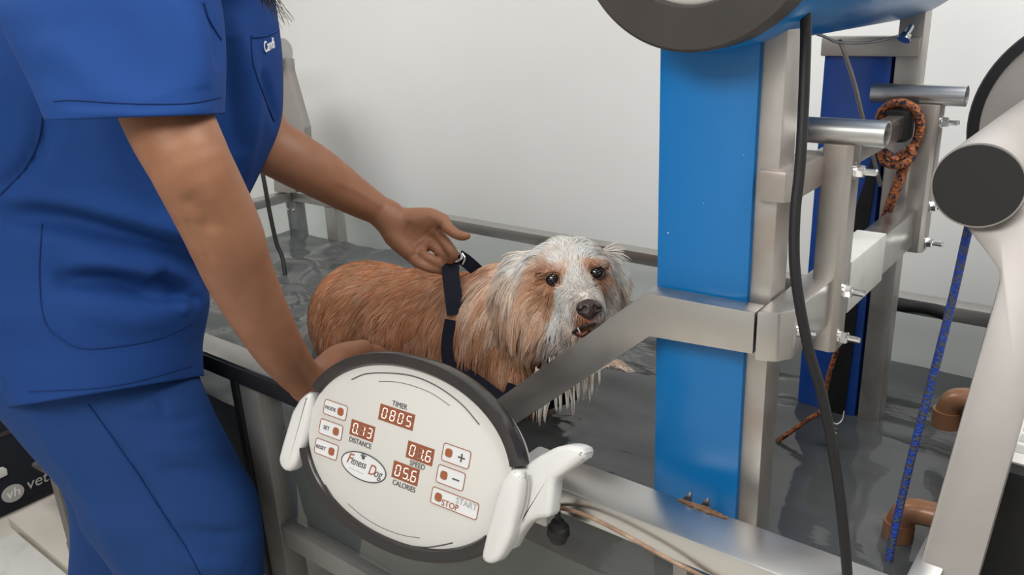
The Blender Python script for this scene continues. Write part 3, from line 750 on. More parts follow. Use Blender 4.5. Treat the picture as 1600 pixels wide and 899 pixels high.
def surface(f, lo, hi, h, B=8):
    """surface nets over the field, refined only near the surface"""
    lo = np.array(lo, float); n = np.ceil((np.array(hi) - lo) / (h * B)).astype(int)
    ctr = [lo[i] + (np.arange(n[i]) + .5) * h * B for i in range(3)]
    G = np.stack(np.meshgrid(*ctr, indexing='ij'), -1).reshape(-1, 3)
    d = f(G).reshape(n)
    act = np.abs(d) < h * B * 1.25 + .012
    N = n * B + 1
    A = np.repeat(np.repeat(np.repeat(d, B, 0), B, 1), B, 2).astype(np.float32)
    A = np.pad(A, ((0, 1),) * 3, mode='edge')
    off = np.stack(np.meshgrid(*[np.arange(B + 1)] * 3, indexing='ij'), -1).reshape(-1, 3)
    ids = np.argwhere(act)
    for c in range(0, len(ids), 400):
        I = (ids[c:c + 400, None, :] * B + off[None]).reshape(-1, 3)
        A[I[:, 0], I[:, 1], I[:, 2]] = f(lo + I * h)
    ins = A < 0
    cs = np.zeros(tuple(np.array(A.shape) - 1), np.int8)
    for i in (0, 1):
        for j in (0, 1):
            for k in (0, 1):
                cs += ins[i:A.shape[0] - 1 + i, j:A.shape[1] - 1 + j, k:A.shape[2] - 1 + k]
    cell = np.argwhere((cs > 0) & (cs < 8))
    acc = np.zeros((len(cell), 3)); cnt = np.zeros(len(cell))
    cor = [(i, j, k) for i in (0, 1) for j in (0, 1) for k in (0, 1)]
    for a in cor:
        for ax in range(3):
            if a[ax]: continue
            b = list(a); b[ax] = 1
            va = A[tuple((cell + a).T)]; vb = A[tuple((cell + b).T)]
            m = (va < 0) != (vb < 0)
            t = np.where(m, va / np.where(m, va - vb, 1), 0)
            p = np.tile(np.array(a, float), (len(cell), 1)); p[:, ax] += t
            acc[m] += p[m]; cnt[m] += 1
    V = lo + (cell + acc / np.maximum(cnt, 1)[:, None]) * h
    idx = np.full(cs.shape, -1, np.int64); idx[tuple(cell.T)] = np.arange(len(cell))
    F = []
    for ax in range(3):
        s1 = [slice(None)] * 3; s2 = [slice(None)] * 3
        s1[ax] = slice(0, -1); s2[ax] = slice(1, None)
        e = np.argwhere(ins[tuple(s1)] != ins[tuple(s2)])
        u, v = (ax + 1) % 3, (ax + 2) % 3
        e = e[(e[:, u] > 0) & (e[:, v] > 0) & (e[:, u] < A.shape[u] - 1) & (e[:, v] < A.shape[v] - 1)]
        fl = ins[tuple(e.T)]
        q = []
        for du, dv in ((0, 0), (-1, 0), (-1, -1), (0, -1)):
            c = e.copy(); c[:, u] += du; c[:, v] += dv; q.append(idx[tuple(c.T)])
        q = np.stack(q, 1)
        q[~fl] = q[~fl][:, ::-1]
        F.append(q)
    F = np.concatenate(F); F = F[(F >= 0).all(1)]
    return V, F
def npmesh(name, V, F, m, parent=None, smooth=True):
    me = bpy.data.meshes.new(name)
    V = np.asarray(V, np.float32); F = np.asarray(F, np.int32); k = F.shape[1]
    me.vertices.add(len(V)); me.vertices.foreach_set('co', V.ravel())
    me.loops.add(F.size); me.loops.foreach_set('vertex_index', F.ravel())
    me.polygons.add(len(F)); me.polygons.foreach_set('loop_start', np.arange(0, F.size, k, dtype=np.int32))
    try: me.polygons.foreach_set('loop_total', np.full(len(F), k, np.int32))
    except Exception: pass
    me.update(calc_edges=True); me.validate()
    return link(name, me, m, parent, smooth)

# ---------------------------------------------------------------- lofted cloth
def loft(secs, nseg=96, sub=10, p=2.3, eye=False):
    """secs: (Lpx, Lpy, Rpx, Rpy, depth, half thickness). Rings round a body axis, smoothly interpolated."""
    arr = []
    for Lx, Ly, Rx, Ry, d, th in secs:
        a, b = at(Lx, Ly, d), at(Rx, Ry, d)
        arr.append((a + b, b - a, th))
    arr = [((s * .5), (dv * .5), th) for s, dv, th in arr]
    c = spline([a[0] for a in arr], sub); w_ = spline([a[1] for a in arr], sub); t_ = [v.x for v in spline([Vector((a[2], 0, 0)) for a in arr], sub)]
    rings = []
    n = len(c)
    for i in range(n):
        ax = (c[min(i + 1, n - 1)] - c[max(i - 1, 0)]).normalized()
        b = ax.cross(w_[i].normalized())
        if eye: b = (c[i] - EYE).normalized()
        b = (b - w_[i].normalized() * b.dot(w_[i].normalized())).normalized()
        ring = []
        for k in range(nseg):
            th = 2 * math.pi * k / nseg; ca, sa = math.cos(th), math.sin(th)
            ring.append(c[i] + w_[i] * (abs(ca) ** (2 / p) * math.copysign(1, ca)) + b * t_[i] * (abs(sa) ** (2 / p) * math.copysign(1, sa)))
        rings.append(ring)
    V = [v for r in rings for v in r]; F = []
    for i in range(n - 1):
        for k in range(nseg):
            F.append((i * nseg + k, i * nseg + (k + 1) % nseg, (i + 1) * nseg + (k + 1) % nseg, (i + 1) * nseg + k))
    return V, F, n, nseg
def bvh_of(V, F): return BVHTree.FromPolygons([tuple(v) for v in V], [tuple(f) for f in F])
def drape(bvh, pix, n=10, lift=.0, maxd=5):
    """points on a surface under a line of picture positions (used to lay seams and folds on cloth)"""
    out = []
    P = spline([Vector((x, y, 0)) for x, y in pix], n)
    for p in P:
        r = ray(p.x, p.y).normalized()
        h = bvh.ray_cast(EYE, r, maxd)
        if h[0] is not None: out.append(h[0] + (h[1] if h[1].dot(r) < 0 else -h[1]) * lift)
    return out
def folds(V, F, creases, noise_amp=.003, seed=1, freq=14, stretch=(1, 1, .45)):
    """push the cloth along its normals: folds follow curves lying on it"""
    P = np.array([tuple(v) for v in V])
    Fa = np.array(F)
    nr = np.zeros_like(P)
    a, b, c_, d_ = (P[Fa[:, i]] for i in range(4))
    fn = np.cross(c_ - a, d_ - b)
    for i in range(4): np.add.at(nr, Fa[:, i], fn)
    nr /= np.linalg.norm(nr, axis=1)[:, None] + 1e-12
    cen = P.mean(0)
    if np.mean(np.sum(nr * (P - cen), 1)) < 0: nr = -nr
    bv = bvh_of(V, F)
    disp = np.zeros(len(P))
    rng = np.random.RandomState(seed)
    for i in range(14):
        k = rng.normal(0, 1, 3) * freq * np.array(stretch) * rng.uniform(.5, 2)
        disp += noise_amp * np.sin(P @ k + rng.uniform(0, 6.3)) * rng.uniform(.2, .7)
    for pix, amp, wid in creases:
        C3 = drape(bv, pix, 8)
        if len(C3) < 2: continue
        Q = np.array([tuple(q) for q in C3])
        best = np.full(len(P), 9.0); tt = np.zeros(len(P))
        for i in range(len(Q) - 1):
            ab = Q[i + 1] - Q[i]; h = np.clip((P - Q[i]) @ ab / (ab @ ab + 1e-12), 0, 1)
            dd = np.linalg.norm(P - Q[i] - h[:, None] * ab, axis=1)
            m = dd < best; best[m] = dd[m]; tt[m] = (i + h[m]) / (len(Q) - 1)
        env = np.sin(np.clip(tt, 0, 1) * math.pi) ** .5
        disp += 1.7 * amp * np.exp(-(best / wid) ** 2) * env
    P = P + nr * disp[:, None]
    return [Vector(p) for p in P], nr
def shell(V, F, nr, th):
    """give cloth a thickness inward, closing the rims"""
    P = np.array([tuple(v) for v in V]); n = len(P)
    V2 = list(V) + [Vector(p) for p in (P - nr * th)]
    Fa = [tuple(f) for f in F]; out = Fa + [tuple(i + n for i in f[::-1]) for f in Fa]
    cnt = {}
    for f in Fa:
        for i in range(4):
            e = (f[i], f[(i + 1) % 4]); cnt[e] = cnt.get(e, 0) + 1
    for (a, b) in cnt:
        if (b, a) not in cnt: out.append((b, a, a + n, b + n))
    return V2, out

# ---------------------------------------------------------------- the person
person = thing('person', 'person in royal blue scrubs reaching over the tank towards the dog', 'person', (-1.3, .45, 0))
PT = Matrix.Translation(-Vector(person.location))
def pk(o, par=None):
    o.data.transform(PT); o.parent = par or person; return o
f = Field()
# torso core, neck, head (hidden by the clothes or above the picture)
sh_r, sh_l = at(190, 0, 1.13), at(385, -10, 1.44)
hip = at(150, 560, 1.47); chest = at(250, 30, 1.33); waist = at(190, 380, 1.42)
f.chain([hip, waist, chest], [.12, .10, .085], .04)
f.cap(chest, sh_r, .05, .045, .02); f.cap(chest, sh_l, .05, .045, .02)
neck0 = at(325, -205, 1.25); headc = at(425, -275, 1.19)
f.cap(chest, neck0, .08, .055, .03); f.cap(neck0, headc, .052, .05, .02)
hd = (at(520, -225, 1.26) - headc).normalized()
upn = (headc - neck0).normalized(); upn = (upn - hd * upn.dot(hd)).normalized(); sd = hd.cross(upn)
HR = np.array([tuple(hd), tuple(sd), tuple(upn)])
f.ell(headc + upn * .02, (.098, .076, .108), .02, HR)
f.ell(headc + hd * .035 - upn * .055, (.055, .05, .06), .03, HR)
f.cap(headc + hd * .095 + upn * .01, headc + hd * .118 - upn * .022, .008, .014, .012)
f.ell(headc + hd * .092 - upn * .058, (.012, .024, .008), .008, HR)
for s in (-1, 1):
    f.sub(headc + hd * .098 + sd * s * .031 + upn * .018, (.014, .016, .010), .01, HR)
    f.ell(headc + sd * s * .078 - upn * .005, (.02, .008, .03), .006, HR)
# near (right) arm
A = [at(215, 30, 1.06), at(257, 170, 1.05), at(298, 258, 1.04), at(335, 332, 1.08), at(354, 375, 1.11), at(379, 440, 1.17), at(427, 530, 1.27), at(458, 575, 1.35), at(482, 600, 1.41)]
f.chain(A, [.058, .056, .0505, .0505, .0500, .0465, .0400, .0345, .031], .012)
# right hand laid on the dog's flank behind the console
W = A[-1]
Hn = (UP * .8 - FW * .6).normalized()       # back of the hand
def fing(pts, rs, k=.004): f.chain(pts, rs, k)
pc_ = [at(500, 588, 1.47), at(530, 560, 1.52), at(566, 547, 1.58)]
f.chain([W, pc_[0], pc_[1], pc_[2]], [.029, .029, .026, .020], .012)
f.chain([W, at(515, 600, 1.50), at(560, 575, 1.58)], [.028, .024, .02], .012)
for i, (a_, b_, c__, r) in enumerate((((570, 546, 1.58), (592, 548, 1.61), (606, 560, 1.63), .0095), ((572, 553, 1.58), (600, 560, 1.62), (616, 574, 1.64), .0098),
        ((570, 562, 1.585), (598, 574, 1.62), (612, 590, 1.64), .0092), ((562, 574, 1.585), (585, 590, 1.61), (596, 604, 1.63), .008))):
    fing([at(*a_), at(*b_), at(*c__)], [r * 1.1, r, r * .8])
fing([at(512, 560, 1.52), at(534, 545, 1.56), at(556, 541, 1.60)], [.013, .0105, .009])
# far (left) arm
B_ = [at(370, 60, 1.42), at(382, 150, 1.44), at(414, 218, 1.47), at(455, 246, 1.49), at(500, 272, 1.52), at(548, 303, 1.56), at(585, 325, 1.59), at(606, 338, 1.60)]
f.chain(B_, [.055, .052, .0505, .050, .046, .0375, .030, .028], .014)
# left hand: palm turned to the viewer, heel of the hand, fingers hooked under the harness ring
wr = B_[-1]
f.chain([wr, at(640, 352, 1.60), at(676, 352, 1.60)], [.026, .024, .018], .012)            # thumb side of the palm
f.chain([wr, at(618, 368, 1.60), at(640, 393, 1.60)], [.025, .024, .018], .012)            # little finger side
f.chain([wr, at(640, 368, 1.612), at(664, 380, 1.61)], [.024, .024, .018], .014)
f.sub(at(655, 368, 1.565), (.034, .021, .020), .018, np.array([tuple((RT * .9 - UP * .4).normalized()), tuple((RT * .4 + UP * .9).normalized()), tuple(FW)]))
f.chain([at(645, 340, 1.595), at(672, 338, 1.59), at(692, 345, 1.585)], [.019, .016, .0125], .01)   # thenar
fing([at(690, 344, 1.585), at(700, 356, 1.575), at(711, 365, 1.565), at(722, 369, 1.56), at(730, 369, 1.555)], [.0125, .0115, .010, .0092, .0068], .005)  # thumb
fing([at(678, 358, 1.605), at(690, 372, 1.595), at(702, 387, 1.58), at(708, 398, 1.58), at(705, 407, 1.59)], [.0125, .0112, .0106, .0102, .0085], .006)  # index
fing([at(664, 374, 1.612), at(681, 387, 1.597), at(693, 398, 1.592), at(697, 409, 1.60)], [.0125, .0112, .0104, .009], .004)  # middle
fing([at(650, 390, 1.612), at(667, 402, 1.588), at(684, 411, 1.59), at(694, 417, 1.60)], [.0112, .0098, .0092, .0085], .003)  # ring
fing([at(638, 398, 1.61), at(653, 411, 1.588), at(671, 419, 1.588), at(690, 423, 1.60)], [.0112, .0096, .009, .0078], .003)  # little
Lo = np.array([-1.95, -.15, .85]); Hi = np.array([-.50, 1.35, 2.2])
V, F = surface(f, Lo, Hi, .0036)
body = pk(npmesh('body', V, F, M['skin']))
body['label'] = 'bare forearms and hands'
print('person body', len(V), V.min(0), V.max(0))
# creases of the palm and wrist, elbow pit: fine dark lines are real grooves
def groove(o, lines, amp, wid):
    me = o.data; n = len(me.vertices)
    P = np.zeros(n * 3); me.vertices.foreach_get('co', P); P = P.reshape(-1, 3) + np.array(tuple(person.location))
    N_ = np.zeros(n * 3); me.vertices.foreach_get('normal', N_); N_ = N_.reshape(-1, 3)
    pol = [tuple(p.vertices) for p in me.polygons]
    bv = BVHTree.FromPolygons([tuple(p) for p in P], pol)
    for pix, a_, w_ in lines:
        Q = drape(bv, pix, 6)
        if len(Q) < 2: continue
        Q = np.array([tuple(q) for q in Q]); dmin = np.full(n, 9.0)
        near = np.linalg.norm(P - Q.mean(0), axis=1) < .15
        Pn = P[near]; dm = np.full(len(Pn), 9.0)
        for i in range(len(Q) - 1):
            ab = Q[i + 1] - Q[i]; h = np.clip((Pn - Q[i]) @ ab / (ab @ ab + 1e-12), 0, 1)
            dm = np.minimum(dm, np.linalg.norm(Pn - Q[i] - h[:, None] * ab, axis=1))
        P[near] += N_[near] * (a_ * np.exp(-(dm / w_) ** 2))[:, None]
    me.vertices.foreach_set('co', (P - np.array(tuple(person.location))).astype(np.float32).ravel()); me.update()
groove(body, [([(640, 350), (636, 366), (644, 382), (654, 390)], -.0022, .004), ([(652, 386), (668, 376), (682, 366)], -.0018, .003), ([(648, 380), (664, 366), (676, 356)], -.0015, .003),
              ([(610, 328), (606, 340), (598, 352)], -.0012, .003), ([(300, 318), (318, 334), (326, 352)], -.006, .012), ([(295, 350), (312, 378), (326, 402)], -.0025, .006),
              ([(595, 322), (560, 300), (530, 285)], .0015, .005), ([(690, 350), (684, 362)], -.002, .003)], 0, 0)

# scrub top: body panel
T = [(262, -222, 372, -236, 1.25, .055), (235, -212, 380, -226, 1.25, .065), (140, -190, 392, -204, 1.26, .085), (30, -150, 402, -160, 1.28, .12), (-30, -110, 412, -122, 1.29, .14), (-70, -60, 420, -70, 1.30, .15), (-90, 10, 424, 0, 1.33, .16), (-95, 70, 429, 60, 1.34, .165), (-92, 130, 431, 115, 1.35, .165),
     (-85, 200, 427, 188, 1.37, .16), (-78, 265, 405, 250, 1.39, .155), (-70, 330, 378, 315, 1.41, .15), (-60, 390, 348, 380, 1.42, .15), (-50, 450, 320, 437, 1.43, .152),
     (-30, 500, 318, 478, 1.43, .155), (5, 548, 304, 532, 1.44, .16), (30, 592, 302, 562, 1.44, .162), (46, 632, 303, 590, 1.44, .163)]
V, F, n_, s_ = loft(T, 160, 10, 2.3, True)
cre = [([(0, 300), (40, 262), (62, 215), (70, 150)], -.010, .012), ([(62, 215), (110, 280), (190, 330), (300, 370), (330, 400)], .004, .02),
       ([(0, 335), (80, 340), (180, 365), (280, 400), (330, 425)], -.021, .020), ([(0, 320), (80, 318), (180, 338), (290, 372)], .008, .02),
       ([(80, 440), (160, 438), (240, 455), (315, 470)], -.018, .015), ([(100, 415), (180, 412), (260, 432)], .007, .016), ([(240, 430), (285, 452), (318, 468)], -.012, .012),
       ([(280, 490), (300, 470), (318, 452)], .006, .012), ([(365, 20), (385, 90), (395, 170), (385, 280)], .008, .018), ([(352, 60), (362, 150), (375, 240)], -.010, .016),
       ([(405, 110), (420, 150), (430, 200)], -.006, .010), ([(62, 420), (66, 500), (90, 540)], -.002, .006), ([(120, 480), (200, 500), (280, 495)], .004, .02),
       ([(150, 190), (170, 250), (230, 330)], .004, .02)]
V, nr = folds(V, F, cre, .0022, 3)
bvT = bvh_of(V, F)
V2, F2 = shell(V, F, nr, .003)
top = pk(raw('scrub_top', V2, F2, M['scrub']))
top['label'] = 'royal blue short sleeved scrub top'
def seam(name, bv, pix, r, m, par, lift=.0006):
    Q = drape(bv, pix, 10, lift)
    if len(Q) < 3: return None
    o = obj(name, add_tube(bm_new(), Q, r, 6), m, None); return pk(o, par)
seam('seam', bvT, [(66, 350), (62, 430), (70, 500), (96, 530), (130, 545), (190, 541), (250, 528), (300, 505)], .0011, M['seam'], top)
seam('seam', bvT, [(0, 305), (35, 268), (58, 225), (68, 170)], .0014, M['seam'], top)
seam('hem_stitch', bvT, [(45, 612), (100, 610), (160, 606), (220, 595), (300, 572)], .0009, M['seam'], top)
# breast pocket edge and embroidered name
seam('pocket_edge', bvT, [(392, 58), (415, 55), (434, 46)], .0025, M['scrub'], top, .001)
seam('pocket_edge', bvT, [(392, 58), (396, 100), (412, 150), (428, 190)], .0014, M['seam'], top)
h1 = drape(bvT, [(409, 76), (413, 75)], 4, .002); h2 = drape(bvT, [(428, 66), (433, 63)], 4, .002)
if h1 and h2:
    u_ = (h2[-1] - h1[0]).normalized(); hn = bvT.ray_cast(EYE, ray(420, 70).normalized())[1]
    hn = hn if hn.dot(ray(420, 70)) < 0 else -hn
    v_ = hn.cross(u_).normalized()
    pk(text('embroidery', 'Candi', h1[0] + hn * .0015, u_, v_, .023, M['thread'], None, shear=.3, ext=.0006, sx=.72), top)

# sleeve over the near upper arm
Sl = [(190, -205, 262, -212, 1.22, .03), (120, -185, 285, -200, 1.18, .06), (70, -150, 298, -165, 1.13, .08), (20, -90, 318, -110, 1.09, .09), (2, -10, 330, -30, 1.06, .09), (30, 60, 342, 30, 1.05, .088), (62, 120, 347, 90, 1.045, .085), (80, 158, 346, 138, 1.04, .083), (92, 187, 344, 179, 1.04, .082)]
V, F, n_, s_ = loft(Sl, 128, 10, 3.0, True)
V, nr = folds(V, F, [([(130, 0), (190, 60), (240, 150)], -.004, .03), ([(260, -20), (300, 50), (320, 140)], .004, .02), ([(320, 0), (338, 50), (342, 110)], -.004, .01), ([(60, 60), (130, 110), (200, 180)], .003, .02), ([(95, 176), (220, 180), (340, 170)], .0022, .008)], .0016, 7)
bvS = bvh_of(V, F)
V2, F2 = shell(V, F, nr, .004)
slv = pk(raw('sleeve', V2, F2, M['scrub']))
seam('hem_stitch', bvS, [(84, 158), (120, 157), (200, 162), (290, 162), (345, 152)], .0009, M['seam'], slv)
seam('shoulder_seam', bvS, [(318, 5), (326, 30), (345, 62)], .0016, M['seam'], slv)
# far sleeve, mostly hidden behind the chest
Fs = [(320, -185, 372, -180, 1.33, .03), (300, -150, 392, -145, 1.36, .055), (290, -90, 405, -80, 1.40, .075), (300, 0, 420, -10, 1.44, .075), (310, 80, 424, 70, 1.46, .072), (330, 165, 424, 155, 1.47, .066)]
V, F, n_, s_ = loft(Fs, 64, 8, 2.1); V, nr = folds(V, F, [], .001, 5); V2, F2 = shell(V, F, nr, .004)
pk(raw('sleeve', V2, F2, M['scrub']))

# trousers
Tr = [(-60, 470, 290, 455, 1.45, .12), (-60, 540, 290, 530, 1.45, .135), (-40, 600, 299, 575, 1.455, .145), (18, 648, 322, 625, 1.46, .145), (62, 702, 352, 680, 1.47, .135), (96, 744, 376, 726, 1.48, .125),
      (126, 785, 396, 765, 1.49, .115), (140, 830, 404, 815, 1.50, .108), (168, 870, 406, 860, 1.52, .104), (190, 910, 406, 905, 1.54, .10), (225, 1000, 400, 1000, 1.62, .095), (245, 1150, 385, 1150, 1.78, .085), (255, 1330, 370, 1330, 1.97, .085)]
def legmesh(name, secs, cre, seed):
    V, F, n_, s_ = loft(secs, 128, 10, 2.2, True)
    V, nr = folds(V, F, cre, .002, seed)
    bv = bvh_of(V, F)
    V2, F2 = shell(V, F, nr, .003)
    return V2, F2, bv
V2, F2, bvL = legmesh('trouser_leg', Tr, [([(200, 655), (260, 660), (320, 650)], -.003, .010), ([(250, 735), (320, 738), (380, 740)], -.004, .012), ([(230, 700), (300, 705), (360, 700)], .003, .014), ([(280, 830), (340, 840), (400, 830)], -.004, .014),
     ([(250, 850), (300, 880), (380, 890)], .004, .02), ([(20, 600), (80, 700), (150, 800), (190, 899)], .004, .02), ([(150, 640), (210, 730), (270, 830), (312, 899)], -.003, .007), ([(240, 620), (255, 635), (250, 650)], -.003, .006)], 11)
tro = pk(raw('trousers', V2, F2, M['scrubpants'])); tro['label'] = 'royal blue trouser leg nearest the viewer'
seam('side_seam', bvL, [(138, 632), (160, 662), (190, 705), (220, 748), (258, 808), (290, 855), (316, 905)], .0013, M['seam'], tro)
Tl = [(20, 560, 240, 560, 1.62, .12), (60, 640, 262, 640, 1.64, .12), (90, 720, 270, 720, 1.67, .11), (114, 790, 275, 790, 1.70, .10), (117, 850, 270, 850, 1.73, .095), (114, 905, 262, 905, 1.76, .092), (118, 1000, 250, 1000, 1.82, .085), (130, 1120, 240, 1120, 1.95, .08), (140, 1240, 235, 1240, 2.08, .08)]
V2, F2, bvl2 = legmesh('trouser_leg', Tl, [([(130, 815), (160, 850), (185, 899)], -.005, .012), ([(150, 800), (180, 860)], .005, .012)], 13)
tr2 = pk(raw('trouser_leg', V2, F2, M['scrubpants']))
# shoes below the picture
def ankle(px, py, d):
    p = at(px, py, d); return p
for (px, py, d) in ((312, 1330, 1.97), (188, 1240, 2.08)):
    a_ = ankle(px, py, d); q = Field()
    tv = Vector((.55, .5, 0)).normalized() * .5
    q.chain([Vector((a_.x, a_.y, .05)), Vector((a_.x, a_.y, .05)) + tv * .32], [.042, .034], .02).chain([Vector((a_.x, a_.y, .05)), Vector((a_.x, a_.y, max(.1, a_.z)))], [.042, .045], .02)
    V, F = surface(q, (a_.x - .15, a_.y - .15, -.02), (a_.x + .25, a_.y + .25, max(.2, a_.z + .08)), .008)
    V[:, 2] = np.maximum(V[:, 2], 0.001)
    pk(npmesh('shoe', V, F, M['black']))
# hair: cap on the head and the long strands hanging forward
q = Field(); q.ell(headc + upn * .035 - hd * .018, (.105, .088, .108), .02, HR)
q.chain([headc - hd * .07 + upn * .02, headc - hd * .10 - upn * .08, at(335, -190, 1.20)], [.06, .045, .03], .03)
q.chain([headc + sd * -.075, at(404, -140, 1.17), at(410, -70, 1.17)], [.03, .022, .01], .02)
V, F = surface(q, np.array(tuple(headc)) - .32, np.array(tuple(headc)) + .22, .007)
hr = pk(npmesh('hair', V, F, M['hair']))
rng = random.Random(5)
bmh = bm_new()
for i in range(60):
    x0 = 402 + rng.uniform(0, 26); e = rng.random() ** 2
    x1 = x0 + 4 + e * 30 + rng.uniform(-4, 4); y1 = 12 + rng.uniform(-16, 10) + e * 26
    d = 1.13 + rng.uniform(-.008, .008)
    add_tube(bmh, spline([at(x0 - 8, -120, d), at(x0, -40, d), at(x0 + 3 + e * 5, -4, d), at(x1, y1, d)], 6), [.0007, .0002], 4, cap=False)
o = pk(obj('hair_strands', bmh, M['hair'], None), hr)

# ---------------------------------------------------------------- the dog
dog = thing('dog', 'wet shaggy orange and white dog in a navy harness looking at the viewer', 'dog', (-1.15, 1.2, .91))
DT = Matrix.Translation(-Vector(dog.location))
def dkk(o, par=None):
    o.data.transform(DT); o.parent = par or dog; return o
f = Field()
rump = at(575, 500, 1.93); mid = at(655, 512, 1.83); sh_ = at(735, 520, 1.72); nk = at(790, 500, 1.62)
f.ell(rump, (.13, .118, .125), .03)
f.chain([rump, mid, sh_, nk], [.118, .126, .122, .095], .05)
f.cap(at(785, 540, 1.62), at(810, 590, 1.60), .09, .07, .05)
sk = at(886, 442, 1.50)
HF = (EYE - sk).normalized(); HF = (HF + RT * .14 + UP * .02).normalized()
HU = (UP - HF * UP.dot(HF)).normalized(); HU = (HU - RT * .10).normalized(); HU = (HU - HF * HU.dot(HF)).normalized(); HS = HU.cross(HF)
if HS.dot(RT) < 0: HS = -HS
HM = np.array([tuple(HS), tuple(HU), tuple(HF)])
f.cap(nk, sk, .09, .068, .04)
f.ell(sk, (.074, .070, .08), .03, HM)
f.ell(at(842, 500, 1.50), (.050, .062, .055), .03, HM)      # cheek and ruff on the near side
f.ell(at(938, 482, 1.47), (.032, .045, .04), .03, HM)
nose = at(920, 481, 1.345)
mz0 = at(900, 458, 1.44)
f.cap(mz0, at(917, 489, 1.375), .042, .0285, .022)           # muzzle
f.cap(at(893, 500, 1.44), at(909, 521, 1.385), .034, .021, .012)   # lower jaw
f.cap(at(895, 425, 1.44), at(915, 474, 1.36), .022, .014, .02)     # bridge
eyeL, eyeR = at(863.5, 436, 1.424), at(931, 426.5, 1.424)
for e in (eyeL, eyeR):
    f.ell(e - HF * .004 + HU * .012, (.022, .010, .018), .014, HM)
    f.sub(e + HF * .006, (.0135, .0115, .012), .008, HM)
# ears
f.chain([at(822, 412, 1.53), at(806, 450, 1.52), at(800, 500, 1.515)], [.018, .026, .016], .02)
f.chain([at(948, 402, 1.53), at(964, 435, 1.54), at(966, 465, 1.55)], [.014, .018, .010], .02)
f.chain([onp(930, 590, 2, .895), onp(955, 574, 2, .899), onp(980, 590, 2, .897), onp(1000, 604, 2, .892)], [.022, .017, .017, .012], .01)
# thighs and shoulders that fill the flank, legs going down to the tank floor
f.cap(at(560, 535, 1.88), at(580, 640, 1.92), .08, .04, .03)
f.cap(at(790, 600, 1.60), at(800, 690, 1.66), .05, .03, .03)
V, F = surface(f, (-1.85, .75, .67), (-.6, 1.6, 1.36), .0050)
print('dog', len(V), V.min(0), V.max(0))
